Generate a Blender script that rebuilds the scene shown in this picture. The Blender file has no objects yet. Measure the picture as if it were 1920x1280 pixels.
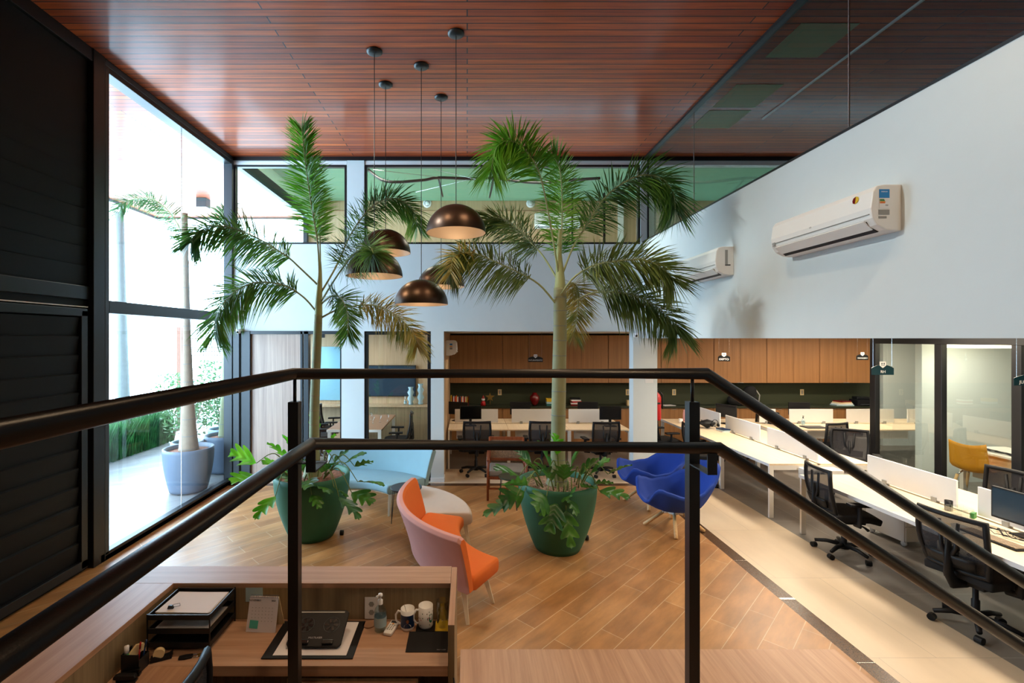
import bpy, bmesh, math, random
from mathutils import Vector, Matrix, Euler
R = math.radians
PI = math.pi
rnd = random.Random(7)
SC = bpy.context.scene
COL = SC.collection

# ------------------------------------------------------------------ camera, sky, exposure
F = 880.0                       # focal length in pixels of the 1920 x 1280 frame
EYE = 2.45
cam_d = bpy.data.cameras.new('camera')
cam_d.sensor_width = 36.0
cam_d.lens = 36.0 * F / 1920.0
cam_d.shift_x = (960 - 876) / 1920.0
cam_d.shift_y = -(640 - 634) / 1920.0
cam_d.clip_start = 0.05
cam = bpy.data.objects.new('camera', cam_d)
cam.location = (0, 0, EYE)
cam.rotation_euler = (R(90), 0, 0)
COL.objects.link(cam)
SC.camera = cam

w = bpy.data.worlds.new('sky')
SC.world = w
w.use_nodes = True
wn = w.node_tree.nodes['Background']
wn.inputs[0].default_value = (0.52, 0.77, 1.0, 1)
wn.inputs[1].default_value = 17.0
SC.view_settings.view_transform = 'Standard'
SC.view_settings.look = 'None'
SC.view_settings.gamma = 1.0
SC.view_settings.exposure = 0.1
SC.view_settings.use_curve_mapping = False
SC.cycles.use_denoising = True
SC.cycles.max_bounces = 8
SC.cycles.diffuse_bounces = 4
SC.cycles.glossy_bounces = 4
SC.cycles.transparent_max_bounces = 16
SC.cycles.sample_clamp_indirect = 6.0
SC.cycles.caustics_reflective = False
SC.cycles.caustics_refractive = False


def light(kind, loc, power, color, size=0.1, size_y=None, rot=(0, 0, 0), name='lamp_light', **kw):
    d = bpy.data.lights.new(name, kind)
    d.energy = power
    d.color = color
    if kind == 'AREA':
        d.size = size
        if size_y:
            d.shape = 'RECTANGLE'
            d.size_y = size_y
    elif kind in ('POINT', 'SPOT'):
        d.shadow_soft_size = size
    for k, v in kw.items():
        setattr(d, k, v)
    o = bpy.data.objects.new(name, d)
    o.location = loc
    o.rotation_euler = rot
    COL.objects.link(o)
    return o


# soft sun for the garden (high, from the street side)
sun = light('SUN', (-12, 6, 12), 1.0, (1.0, 0.96, 0.9), rot=(R(38), R(-30), 0), name='sun')
sun.data.angle = R(6)
# daylight portals: guide sky sampling through the glazing
for (lx, ly, lz, sx, sy, rt) in ((-4.2, 6.6, 2.8, 5.4, 2.9, (0, R(-90), 0)),):
    p = light('AREA', (lx, ly, lz), 1, (1, 1, 1), sx, sy, rt, name='window_portal')
    p.data.cycles.is_portal = True

# ------------------------------------------------------------------ materials


def lin(c):
    c = c / 255.0
    return c / 12.92 if c <= 0.04045 else ((c + 0.055) / 1.055) ** 2.4


def rgb(r, g, b):
    return (lin(r), lin(g), lin(b), 1)


MATS = {}


def newmat(name):
    m = bpy.data.materials.new(name)
    m.use_nodes = True
    MATS[name] = m
    nt = m.node_tree
    return m, nt, nt.nodes, nt.links, nt.nodes['Principled BSDF']


def plain(name, c, rough=0.6, metal=0.0, var=0.06, scale=8.0, bump=0.0, bscale=60.0, spec=0.5, coat=0.0, emit=None, estr=0.0):
    m, nt, N, L, b = newmat(name)
    tc = N.new('ShaderNodeTexCoord')
    nz = N.new('ShaderNodeTexNoise')
    nz.inputs['Scale'].default_value = scale
    nz.inputs['Detail'].default_value = 3
    L.new(tc.outputs['Object'], nz.inputs['Vector'])
    mx = N.new('ShaderNodeMix')
    mx.data_type = 'RGBA'
    lo = tuple(max(0, v * (1 - var)) for v in c[:3]) + (1,)
    hi = tuple(min(1, v * (1 + var)) for v in c[:3]) + (1,)
    mx.inputs[6].default_value = lo
    mx.inputs[7].default_value = hi
    L.new(nz.outputs['Fac'], mx.inputs[0])
    L.new(mx.outputs[2], b.inputs['Base Color'])
    b.inputs['Roughness'].default_value = rough
    b.inputs['Metallic'].default_value = metal
    b.inputs['Specular IOR Level'].default_value = spec
    b.inputs['Coat Weight'].default_value = coat
    b.inputs['Coat Roughness'].default_value = 0.1
    if emit:
        b.inputs['Emission Color'].default_value = emit
        b.inputs['Emission Strength'].default_value = estr
    if bump > 0:
        n2 = N.new('ShaderNodeTexNoise')
        n2.inputs['Scale'].default_value = bscale
        L.new(tc.outputs['Object'], n2.inputs['Vector'])
        bp = N.new('ShaderNodeBump')
        bp.inputs['Strength'].default_value = bump
        bp.inputs['Distance'].default_value = 0.01
        L.new(n2.outputs['Fac'], bp.inputs['Height'])
        L.new(bp.outputs['Normal'], b.inputs['Normal'])
    return m


def planks(name, c1, c2, mort, width, row, rotz=0.0, msize=0.004, rough=0.4, grain=0.35, gscale=(1.2, 22, 22), offset=0.37, coat=0.0, crough=0.15, bump=0.4, cloud=0.0):
    """boards along local X, laid in rows along local Y"""
    m, nt, N, L, b = newmat(name)
    tc = N.new('ShaderNodeTexCoord')
    mp = N.new('ShaderNodeMapping')
    mp.inputs['Rotation'].default_value = (0, 0, rotz)
    L.new(tc.outputs['Object'], mp.inputs['Vector'])
    br = N.new('ShaderNodeTexBrick')
    br.offset = offset
    br.inputs['Scale'].default_value = 1.0
    br.inputs['Brick Width'].default_value = width
    br.inputs['Row Height'].default_value = row
    br.inputs['Mortar Size'].default_value = msize
    br.inputs['Mortar Smooth'].default_value = 0.1
    br.inputs['Bias'].default_value = 0.0
    br.inputs['Color1'].default_value = c1
    br.inputs['Color2'].default_value = c2
    br.inputs['Mortar'].default_value = mort
    L.new(mp.outputs['Vector'], br.inputs['Vector'])
    m2 = N.new('ShaderNodeMapping')
    m2.inputs['Scale'].default_value = gscale
    L.new(mp.outputs['Vector'], m2.inputs['Vector'])
    nz = N.new('ShaderNodeTexNoise')
    nz.inputs['Scale'].default_value = 1.0
    nz.inputs['Detail'].default_value = 6
    nz.inputs['Roughness'].default_value = 0.65
    L.new(m2.outputs['Vector'], nz.inputs['Vector'])
    cr = N.new('ShaderNodeValToRGB')
    cr.color_ramp.elements[0].position = 0.3
    cr.color_ramp.elements[0].color = (1 - grain, 1 - grain, 1 - grain, 1)
    cr.color_ramp.elements[1].position = 0.7
    cr.color_ramp.elements[1].color = (1 + grain * .3, 1 + grain * .3, 1 + grain * .3, 1)
    L.new(nz.outputs['Fac'], cr.inputs['Fac'])
    mx = N.new('ShaderNodeMix')
    mx.data_type = 'RGBA'
    mx.blend_type = 'MULTIPLY'
    mx.inputs[0].default_value = 1
    L.new(br.outputs['Color'], mx.inputs[6])
    L.new(cr.outputs['Color'], mx.inputs[7])
    m3 = N.new('ShaderNodeMapping')
    m3.inputs['Scale'].default_value = (1.6, 4.5, 4.5)
    L.new(mp.outputs['Vector'], m3.inputs['Vector'])
    n3 = N.new('ShaderNodeTexNoise')
    n3.inputs['Scale'].default_value = 1.0
    n3.inputs['Detail'].default_value = 4
    L.new(m3.outputs['Vector'], n3.inputs['Vector'])
    c3 = N.new('ShaderNodeValToRGB')
    c3.color_ramp.elements[0].position = 0.36
    c3.color_ramp.elements[0].color = (1 - cloud, 1 - cloud, 1 - cloud, 1)
    c3.color_ramp.elements[1].position = 0.56
    c3.color_ramp.elements[1].color = (1, 1, 1, 1)
    L.new(n3.outputs['Fac'], c3.inputs['Fac'])
    mx3 = N.new('ShaderNodeMix')
    mx3.data_type = 'RGBA'
    mx3.blend_type = 'MULTIPLY'
    mx3.inputs[0].default_value = 1
    L.new(mx.outputs[2], mx3.inputs[6])
    L.new(c3.outputs['Color'], mx3.inputs[7])
    L.new(mx3.outputs[2], b.inputs['Base Color'])
    b.inputs['Roughness'].default_value = rough
    b.inputs['Coat Weight'].default_value = coat
    b.inputs['Coat Roughness'].default_value = crough
    inv = N.new('ShaderNodeMath')
    inv.operation = 'SUBTRACT'
    inv.inputs[0].default_value = 1
    L.new(br.outputs['Fac'], inv.inputs[1])
    bp = N.new('ShaderNodeBump')
    bp.inputs['Strength'].default_value = bump
    bp.inputs['Distance'].default_value = 0.006
    L.new(inv.outputs[0], bp.inputs['Height'])
    L.new(bp.outputs['Normal'], b.inputs['Normal'])
    return m


def woodgrain(name, c1, c2, axis='Z', rough=0.45, scale=26, stretch=0.8, coat=0.0):
    """laminate with grain running along one local axis"""
    m, nt, N, L, b = newmat(name)
    tc = N.new('ShaderNodeTexCoord')
    mp = N.new('ShaderNodeMapping')
    s = [scale, scale, scale]
    s['XYZ'.index(axis)] = stretch
    mp.inputs['Scale'].default_value = s
    L.new(tc.outputs['Object'], mp.inputs['Vector'])
    nz = N.new('ShaderNodeTexNoise')
    nz.inputs['Scale'].default_value = 1
    nz.inputs['Detail'].default_value = 6
    nz.inputs['Roughness'].default_value = 0.7
    nz.inputs['Distortion'].default_value = 0.25
    L.new(mp.outputs['Vector'], nz.inputs['Vector'])
    cr = N.new('ShaderNodeValToRGB')
    cr.color_ramp.elements[0].position = 0.32
    cr.color_ramp.elements[0].color = c1
    cr.color_ramp.elements[1].position = 0.68
    cr.color_ramp.elements[1].color = c2
    L.new(nz.outputs['Fac'], cr.inputs['Fac'])
    L.new(cr.outputs['Color'], b.inputs['Base Color'])
    b.inputs['Roughness'].default_value = rough
    b.inputs['Coat Weight'].default_value = coat
    return m


def glass(name, tint=(0.93, 0.98, 0.96, 1), refl=1.0, ior=1.45):
    m, nt, N, L, b = newmat(name)
    N.remove(b)
    out = N['Material Output']
    tr = N.new('ShaderNodeBsdfTransparent')
    tr.inputs[0].default_value = tint
    gl = N.new('ShaderNodeBsdfGlossy')
    gl.inputs['Roughness'].default_value = 0.0
    gl.inputs['Color'].default_value = (1, 1, 1, 1)
    # two-sided Schlick reflectance of a thin pane
    fr = N.new('ShaderNodeLayerWeight')
    fr.inputs['Blend'].default_value = 0.5
    pw = N.new('ShaderNodeMath')
    pw.operation = 'POWER'
    pw.inputs[1].default_value = 4.0
    L.new(fr.outputs['Facing'], pw.inputs[0])
    mu = N.new('ShaderNodeMath')
    mu.operation = 'MULTIPLY_ADD'
    mu.use_clamp = True
    mu.inputs[1].default_value = 0.9
    mu.inputs[2].default_value = 0.055 * refl
    L.new(pw.outputs[0], mu.inputs[0])
    ms = N.new('ShaderNodeMixShader')
    L.new(mu.outputs[0], ms.inputs[0])
    L.new(tr.outputs[0], ms.inputs[1])
    L.new(gl.outputs[0], ms.inputs[2])
    L.new(ms.outputs[0], out.inputs['Surface'])
    return m


def leafmat(name, c1, c2, c3=None, rough=0.4, trans=0.3, scale=3.0):
    m, nt, N, L, b = newmat(name)
    out = N['Material Output']
    tc = N.new('ShaderNodeTexCoord')
    nz = N.new('ShaderNodeTexNoise')
    nz.inputs['Scale'].default_value = scale
    nz.inputs['Detail'].default_value = 4
    L.new(tc.outputs['Object'], nz.inputs['Vector'])
    cr = N.new('ShaderNodeValToRGB')
    cr.color_ramp.elements[0].position = 0.35
    cr.color_ramp.elements[0].color = c1
    cr.color_ramp.elements[1].position = 0.62
    cr.color_ramp.elements[1].color = c2
    if c3:
        e = cr.color_ramp.elements.new(0.8)
        e.color = c3
    L.new(nz.outputs['Fac'], cr.inputs['Fac'])
    L.new(cr.outputs['Color'], b.inputs['Base Color'])
    b.inputs['Roughness'].default_value = rough
    tl = N.new('ShaderNodeBsdfTranslucent')
    L.new(cr.outputs['Color'], tl.inputs['Color'])
    ms = N.new('ShaderNodeMixShader')
    ms.inputs[0].default_value = trans
    L.new(b.outputs[0], ms.inputs[1])
    L.new(tl.outputs[0], ms.inputs[2])
    L.new(ms.outputs[0], out.inputs['Surface'])
    return m


def speckle(name, c1, c2, scale=90, rough=0.6, bump=0.0):
    m, nt, N, L, b = newmat(name)
    tc = N.new('ShaderNodeTexCoord')
    v = N.new('ShaderNodeTexVoronoi')
    v.inputs['Scale'].default_value = scale
    L.new(tc.outputs['Object'], v.inputs['Vector'])
    mx = N.new('ShaderNodeMix')
    mx.data_type = 'RGBA'
    mx.inputs[6].default_value = c1
    mx.inputs[7].default_value = c2
    sp = N.new('ShaderNodeSeparateColor')
    L.new(v.outputs['Color'], sp.inputs[0])
    L.new(sp.outputs[0], mx.inputs[0])
    L.new(mx.outputs[2], b.inputs['Base Color'])
    b.inputs['Roughness'].default_value = rough
    if bump:
        bp = N.new('ShaderNodeBump')
        bp.inputs['Strength'].default_value = bump
        bp.inputs['Distance'].default_value = 0.01
        bp.invert = True
        L.new(v.outputs['Distance'], bp.inputs['Height'])
        L.new(bp.outputs['Normal'], b.inputs['Normal'])
    return m


planks('ceiling_wood', rgb(214, 100, 32), rgb(158, 62, 20), rgb(46, 20, 12), 4.7, 0.098, msize=0.0062, rough=0.62, grain=0.5, gscale=(1.1, 26, 26), coat=0.22, crough=0.16, bump=1.0, offset=0.41, cloud=0.06)
planks('floor_wood', rgb(196, 144, 90), rgb(172, 120, 70), rgb(214, 184, 146), 1.2, 0.2, rotz=R(-45), msize=0.0028, rough=0.36, grain=0.3, gscale=(2.2, 9, 9), offset=0.33, bump=0.15, cloud=0.2)
planks('deck_tile', rgb(160, 162, 160), rgb(138, 142, 144), rgb(112, 116, 120), 1.2, 0.2, rotz=R(-45), msize=0.003, rough=0.35, grain=0.2, gscale=(2.2, 7, 7), offset=0.33, bump=0.1)
planks('floor_light', rgb(216, 196, 170), rgb(208, 188, 162), rgb(170, 154, 136), 1.2, 1.2, msize=0.002, rough=0.4, grain=0.08, gscale=(4, 1, 1), bump=0.05)
planks('floor_grey', rgb(132, 126, 120), rgb(124, 119, 114), rgb(165, 160, 155), 0.9, 0.9, msize=0.003, rough=0.38, grain=0.1, gscale=(3, 3, 3), bump=0.05, offset=0.0)
speckle('granite', rgb(62, 42, 28), rgb(96, 68, 46), 220, 0.25)
speckle('pebbles', rgb(84, 52, 34), rgb(176, 140, 110), 55, 0.7, 0.8)
speckle('bark_chips', rgb(96, 52, 34), rgb(150, 96, 66), 45, 0.8, 0.8)
plain('wall_paint', rgb(214, 224, 226), 0.75, var=0.02, bump=0.03, bscale=180)
plain('slab_paint', rgb(205, 200, 190), 0.8, var=0.03)
plain('black_metal', rgb(24, 25, 27), 0.42, var=0.1, bump=0.04, bscale=200)
plain('dark_cladding', rgb(9, 11, 15), 0.6, var=0.1, spec=0.25)
plain('rail_metal', rgb(15, 15, 16), 0.36, var=0.12, bump=0.05, bscale=260)
plain('frame_grey', rgb(44, 50, 56), 0.4, var=0.06)
plain('frame_black', rgb(16, 17, 20), 0.4, var=0.06)
planks('black_cladding', rgb(17, 19, 23), rgb(14, 16, 20), rgb(3, 3, 4), 50, 0.2, rough=0.55, msize=0.004, grain=0.1, bump=0.5)
plain('green_pot', rgb(34, 98, 72), 0.6, var=0.06, scale=4, bump=0.08, bscale=90)
plain('grey_pot', rgb(92, 106, 124), 0.5, var=0.06)
plain('pale_pot', rgb(120, 148, 168), 0.5, var=0.06)
plain('green_ceiling', rgb(112, 150, 116), 0.8, var=0.05)
plain('lit_green_strip', rgb(178, 210, 178), 0.8)  # paler copy of green_ceiling; brightness painted in where the office panels do not reach
plain('green_patch', rgb(150, 190, 152), 0.8)
plain('dark_green_wall', rgb(44, 50, 26), 0.7, var=0.06)
plain('worktop_green', rgb(40, 46, 30), 0.35, var=0.08)
woodgrain('cabinet_wood', rgb(134, 92, 52), rgb(164, 116, 70), 'Z', 0.5, 34, 0.6)
woodgrain('pale_wood_wall', rgb(182, 150, 112), rgb(206, 176, 140), 'Z', 0.55, 30, 0.5)
woodgrain('door_wood', rgb(160, 138, 126), rgb(196, 172, 156), 'Z', 0.5, 22, 0.5)
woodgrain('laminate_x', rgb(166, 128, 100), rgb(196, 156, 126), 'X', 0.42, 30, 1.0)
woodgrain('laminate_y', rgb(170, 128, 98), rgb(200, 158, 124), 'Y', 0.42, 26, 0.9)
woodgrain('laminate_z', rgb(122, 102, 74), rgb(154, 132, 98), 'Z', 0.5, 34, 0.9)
woodgrain('oak_leg', rgb(214, 172, 116), rgb(232, 196, 144), 'Z', 0.45, 40, 3)
plain('cream_leg', rgb(226, 214, 190), 0.45)
plain('orange_fabric', rgb(226, 112, 40), 0.9, var=0.05, bump=0.25, bscale=500)
plain('pink_fabric', rgb(216, 158, 150), 0.9, var=0.05, bump=0.25, bscale=500)
plain('beige_fabric', rgb(206, 192, 182), 0.9, var=0.04, bump=0.25, bscale=500)
plain('lightblue_fabric', rgb(142, 176, 186), 0.9, var=0.05, bump=0.25, bscale=500)
plain('navy_fabric', rgb(16, 58, 150), 0.85, var=0.06, bump=0.2, bscale=500)
plain('taupe_fabric', rgb(96, 88, 76), 0.9)
plain('white_desk', rgb(236, 232, 226), 0.4, var=0.02)
woodgrain('desk_top', rgb(226, 204, 172), rgb(238, 218, 188), 'Y', 0.4, 30, 1.2)
plain('desk_edge', rgb(230, 232, 236), 0.4, var=0.02)
plain('chair_black', rgb(17, 17, 20), 0.5, var=0.1, spec=0.3)
plain('seat_black', rgb(16, 16, 19), 0.9, var=0.1, bump=0.2, bscale=300)
plain('screen_black', rgb(10, 11, 14), 0.18, var=0.05)
plain('screen_teal', rgb(34, 58, 76), 0.25, var=0.05)
plain('ac_white', rgb(236, 236, 232), 0.35, var=0.01)
plain('ac_side', rgb(222, 218, 204), 0.45, var=0.01)
plain('lamp_bronze', rgb(70, 55, 46), 0.36, metal=0.85, var=0.06)
plain('lamp_inner', rgb(150, 134, 118), 0.5, metal=0.3, var=0.03)
plain('white', rgb(235, 235, 235), 0.5, var=0.02)
plain('paper', rgb(232, 228, 232), 0.8, var=0.03)
plain('paper_cream', rgb(226, 200, 150), 0.8, var=0.03)
plain('teal_note', rgb(86, 190, 172), 0.8)
plain('bluecard', rgb(168, 196, 204), 0.7)
plain('skin', rgb(150, 96, 70), 0.6)
plain('red', rgb(176, 22, 26), 0.35)
plain('dark_red', rgb(110, 12, 16), 0.2, coat=0.5)
plain('yellow', rgb(214, 176, 30), 0.6)
plain('gold', rgb(130, 100, 40), 0.5, metal=0.4)
plain('pink', rgb(220, 160, 160), 0.5)
plain('teal', rgb(40, 110, 110), 0.6)
plain('green_print', rgb(40, 120, 90), 0.5)
plain('sticker_blue', rgb(30, 130, 200), 0.5)
plain('sticker_green', rgb(60, 140, 70), 0.5)
plain('sticker_orange', rgb(240, 160, 40), 0.5)
plain('sticker_grey', rgb(150, 150, 146), 0.5)
plain('dark_text', rgb(40, 40, 44), 0.6)
plain('white_text', rgb(240, 240, 240), 0.6)
plain('silver_text', rgb(170, 170, 176), 0.4)
plain('sign_black', rgb(12, 14, 14), 0.4)
plain('sign_teal', rgb(4, 46, 56), 0.4)
plain('mug_navy', rgb(16, 44, 84), 0.3)
plain('trunk_brown', rgb(150, 132, 112), 0.85, var=0.15, scale=14, bump=0.3, bscale=40)
plain('trunk_grey', rgb(120, 128, 128), 0.85, var=0.15, scale=14, bump=0.3, bscale=40)
plain('trunk_green', rgb(136, 140, 104), 0.7, var=0.18, scale=9, bump=0.15, bscale=40)
plain('rachis_green', rgb(150, 160, 110), 0.6, var=0.1)
plain('stem_green', rgb(112, 128, 66), 0.6, var=0.1)
plain('soffit_post', rgb(120, 78, 60), 0.7, var=0.1)
plain('cream_wall', rgb(226, 222, 214), 0.85, var=0.03)
plain('bright_screen', rgb(136, 184, 200), 0.15, var=0.1, scale=3)
plain('chrome', rgb(200, 200, 200), 0.25, metal=0.9)
plain('mustard', rgb(222, 150, 30), 0.6)
plain('wire', rgb(26, 26, 28), 0.5)
plain('led_panel', rgb(255, 240, 214), 0.5, emit=(1, 0.85, 0.62, 1), estr=5.0)
plain('bulb', rgb(255, 240, 220), 0.5, emit=(1, 0.78, 0.5, 1), estr=3.0)
woodgrain('chair_wood', rgb(110, 52, 26), rgb(146, 76, 42), 'Z', 0.4, 30, 2)
speckle('cane', rgb(150, 120, 90), rgb(70, 50, 40), 160, 0.7)
plain('grey_seat', rgb(126, 118, 108), 0.9)
plain('tan_table', rgb(150, 112, 84), 0.5)
glass('window_glass', (0.97, 0.99, 0.985, 1), 0.9)
glass('rail_glass', (0.80, 0.86, 0.83, 1), 1.6)
glass('dimming_rail_glass', (0.50, 0.54, 0.52, 1), 1.4)  # darker copy of rail_glass; its tint stands in for dimness beyond the right side
glass('office_glass', (0.84, 0.90, 0.86, 1), 1.8)
glass('clear_glass', (0.93, 0.95, 0.95, 1), 1.4)
glass('bottle_glass', (0.86, 0.95, 0.98, 1), 1.3)
leafmat('palm_leaf', rgb(44, 80, 34), rgb(92, 138, 54), rgb(150, 176, 84), 0.42, 0.35, 2.2)
leafmat('palm_bright', rgb(60, 120, 26), rgb(110, 170, 46), rgb(150, 196, 76), 0.42, 0.4, 2.2)
leafmat('palm_dry', rgb(104, 114, 50), rgb(176, 154, 78), rgb(222, 190, 100), 0.5, 0.35, 4.0)
leafmat('palm_olive', rgb(62, 86, 38), rgb(116, 134, 66), rgb(172, 174, 106), 0.45, 0.35, 2.6)
leafmat('philo_leaf', rgb(34, 84, 34), rgb(84, 142, 52), rgb(134, 176, 76), 0.33, 0.3, 4)
leafmat('philo_bright', rgb(70, 150, 24), rgb(110, 190, 40), rgb(140, 205, 60), 0.35, 0.45, 4)
leafmat('shrub_leaf', rgb(40, 84, 44), rgb(92, 140, 84), rgb(150, 180, 120), 0.5, 0.3, 6)
leafmat('grass_leaf', rgb(24, 70, 36), rgb(58, 120, 62), rgb(100, 160, 90), 0.5, 0.3, 5)
# mesh fabric of office chairs: partly see-through
_m, _nt, _N, _L, _b = newmat('mesh_fabric')
_b.inputs['Base Color'].default_value = rgb(34, 32, 36)
_b.inputs['Roughness'].default_value = 0.8
_tc = _N.new('ShaderNodeTexCoord')
_ck = _N.new('ShaderNodeTexChecker')
_ck.inputs['Scale'].default_value = 260
_L.new(_tc.outputs['Object'], _ck.inputs['Vector'])
_mm = _N.new('ShaderNodeMath')
_mm.operation = 'MULTIPLY'
_mm.inputs[1].default_value = 0.22
_L.new(_ck.outputs['Fac'], _mm.inputs[0])
_tr = _N.new('ShaderNodeBsdfTransparent')
_ms = _N.new('ShaderNodeMixShader')
_L.new(_mm.outputs[0], _ms.inputs[0])
_L.new(_b.outputs[0], _ms.inputs[1])
_L.new(_tr.outputs[0], _ms.inputs[2])
_L.new(_ms.outputs[0], _N['Material Output'].inputs['Surface'])


# ------------------------------------------------------------------ mesh builder
class MB:
    def __init__(s):
        s.v = []
        s.f = []
        s.m = []
        s.mi = 0

    def add(s, vs, fs):
        o = len(s.v)
        s.v += [tuple(v) for v in vs]
        for f in fs:
            s.f.append(tuple(i + o for i in f))
            s.m.append(s.mi)
        return s

    def box(s, x0, x1, y0, y1, z0, z1, M=None):
        vs = [Vector((x, y, z)) for z in (z0, z1) for y in (y0, y1) for x in (x0, x1)]
        if M is not None:
            vs = [M @ v for v in vs]
        return s.add(vs, [(0, 2, 3, 1), (4, 5, 7, 6), (0, 1, 5, 4), (2, 6, 7, 3), (0, 4, 6, 2), (1, 3, 7, 5)])

    def tube(s, pts, r, n=10, cap=True, flat=1.0):
        pts = [Vector(p) for p in pts]
        k = len(pts)
        rr = r if isinstance(r, (list, tuple)) else [r] * k
        d = [(pts[i + 1] - pts[i]).normalized() for i in range(k - 1)]
        up = Vector((0, 0, 1)) if abs(d[0].z) < 0.9 else Vector((1, 0, 0))
        u = d[0].cross(up).normalized()
        vs = []
        for i in range(k):
            a = d[max(0, i - 1)]
            u = (u - a * u.dot(a)).normalized()
            v = a.cross(u)
            nrm = a if i in (0, k - 1) else (d[i - 1] + d[i]).normalized()
            if i == 0:
                nrm = d[0]
            for j in range(n):
                t = 2 * PI * j / n
                off = (u * math.cos(t) + v * math.sin(t) * flat) * rr[i]
                q = a.dot(nrm)
                if abs(q) > 0.2:
                    off = off - a * (off.dot(nrm) / q)
                vs.append(pts[i] + off)
        fs = []
        for i in range(k - 1):
            for j in range(n):
                j2 = (j + 1) % n
                fs.append((i * n + j, i * n + j2, (i + 1) * n + j2, (i + 1) * n + j))
        if cap:
            fs.append(tuple(range(n - 1, -1, -1)))
            fs.append(tuple((k - 1) * n + j for j in range(n)))
        return s.add(vs, fs)

    def bar(s, p0, p1, w, h=None, up=(0, 0, 1)):
        """square bar between two points"""
        p0, p1 = Vector(p0), Vector(p1)
        h = h or w
        d = (p1 - p0).normalized()
        up = Vector(up)
        if abs(d.dot(up)) > 0.95:
            up = Vector((0, 1, 0))
        a = d.cross(up).normalized() * w / 2
        b = a.cross(d).normalized() * h / 2
        vs = [p0 - a - b, p0 + a - b, p0 + a + b, p0 - a + b, p1 - a - b, p1 + a - b, p1 + a + b, p1 - a + b]
        return s.add(vs, [(0, 1, 2, 3), (7, 6, 5, 4), (0, 4, 5, 1), (1, 5, 6, 2), (2, 6, 7, 3), (3, 7, 4, 0)])

    def lathe(s, prof, c=(0, 0, 0), n=32, cap0=False, cap1=False):
        c = Vector(c)
        vs = []
        for (r, z) in prof:
            for j in range(n):
                t = 2 * PI * j / n
                vs.append(c + Vector((r * math.cos(t), r * math.sin(t), z)))
        fs = []
        for i in range(len(prof) - 1):
            for j in range(n):
                j2 = (j + 1) % n
                fs.append((i * n + j, i * n + j2, (i + 1) * n + j2, (i + 1) * n + j))
        if cap0:
            fs.append(tuple(range(n - 1, -1, -1)))
        if cap1:
            fs.append(tuple((len(prof) - 1) * n + j for j in range(n)))
        return s.add(vs, fs)

    def prism(s, poly, o, ax, ay, az, t):
        """polygon (a,b) in plane ax/ay at o, thickness t along az"""
        o, ax, ay, az = Vector(o), Vector(ax), Vector(ay), Vector(az)
        k = len(poly)
        vs = [o + ax * a + ay * b for a, b in poly] + [o + ax * a + ay * b + az * t for a, b in poly]
        fs = [tuple(range(k - 1, -1, -1)), tuple(range(k, 2 * k))]
        for i in range(k):
            j = (i + 1) % k
            fs.append((i, j, k + j, k + i))
        return s.add(vs, fs)

    def grid(s, fn, nu, nv, closeu=False):
        vs = [fn(i / (nu if closeu else nu), j / nv) for i in range(nu + (0 if closeu else 1)) for j in range(nv + 1)]
        fs = []
        W = nv + 1
        K = nu if closeu else nu
        for i in range(K):
            i2 = (i + 1) % nu if closeu else i + 1
            for j in range(nv):
                fs.append((i * W + j, i2 * W + j, i2 * W + j + 1, i * W + j + 1))
        return s.add(vs, fs)

    def sweep(s, prof, path, mats=None, cap=True):
        """closed profile (a,z) carried along path frames (origin, a-axis)"""
        n = len(prof)
        vs = []
        for (o, ax, sc) in path:
            cx = sum(p[0] for p in prof) / n
            cz = sum(p[1] for p in prof) / n
            for (a, z) in prof:
                a2 = cx + (a - cx) * sc
                z2 = cz + (z - cz) * sc
                vs.append(Vector(o) + Vector(ax) * a2 + Vector((0, 0, z2)))
        o = len(s.v)
        s.v += [tuple(v) for v in vs]
        for i in range(len(path) - 1):
            for j in range(n):
                j2 = (j + 1) % n
                s.f.append((o + i * n + j, o + i * n + j2, o + (i + 1) * n + j2, o + (i + 1) * n + j))
                s.m.append(mats[j] if mats else s.mi)
        if cap:
            s.f.append(tuple(o + j for j in range(n - 1, -1, -1)))
            s.m.append(mats[-1] if mats else s.mi)
            e = o + (len(path) - 1) * n
            s.f.append(tuple(e + j for j in range(n)))
            s.m.append(mats[-1] if mats else s.mi)
        return s

    def build(s, name, mats, parent=None, loc=None, smooth=False, bevel=0, rot=None, subsurf=0, solid=0, seg=2, fixn=True, angle=40):
        me = bpy.data.meshes.new(name)
        off = Vector(loc) if loc is not None else None
        me.from_pydata(s.v, [], s.f)
        if isinstance(mats, str):
            mats = [mats]
        for m in mats:
            me.materials.append(MATS[m])
        me.polygons.foreach_set('material_index', s.m)
        if smooth:
            me.polygons.foreach_set('use_smooth', [True] * len(s.f))
        me.update()
        if fixn and len(s.f) < 20000:
            bm = bmesh.new()
            bm.from_mesh(me)
            bmesh.ops.recalc_face_normals(bm, faces=bm.faces)
            bm.to_mesh(me)
            bm.free()
        o = bpy.data.objects.new(name, me)
        COL.objects.link(o)
        if off is not None:
            o.location = off
        if rot:
            o.rotation_euler = rot
        if parent:
            o.parent = parent
        if solid:
            q = o.modifiers.new('solid', 'SOLIDIFY')
            q.thickness = solid
            q.offset = 0
        if bevel:
            q = o.modifiers.new('bevel', 'BEVEL')
            q.width = bevel
            q.segments = seg
            q.limit_method = 'ANGLE'
            q.angle_limit = R(35)
        if subsurf:
            q = o.modifiers.new('sub', 'SUBSURF')
            q.levels = q.render_levels = subsurf
        return o


def tag(o, label=None, cat=None, group=None, kind=None):
    if label:
        o['label'] = label
    if cat:
        o['category'] = cat
    if group:
        o['group'] = group
    if kind:
        o['kind'] = kind
    return o


def thing(name, label, cat, loc=(0, 0, 0), rz=0, group=None):
    o = bpy.data.objects.new(name, None)
    o.empty_display_size = 0.1
    COL.objects.link(o)
    o.location = loc
    o.rotation_euler = (0, 0, rz)
    return tag(o, label, cat, group)


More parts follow.
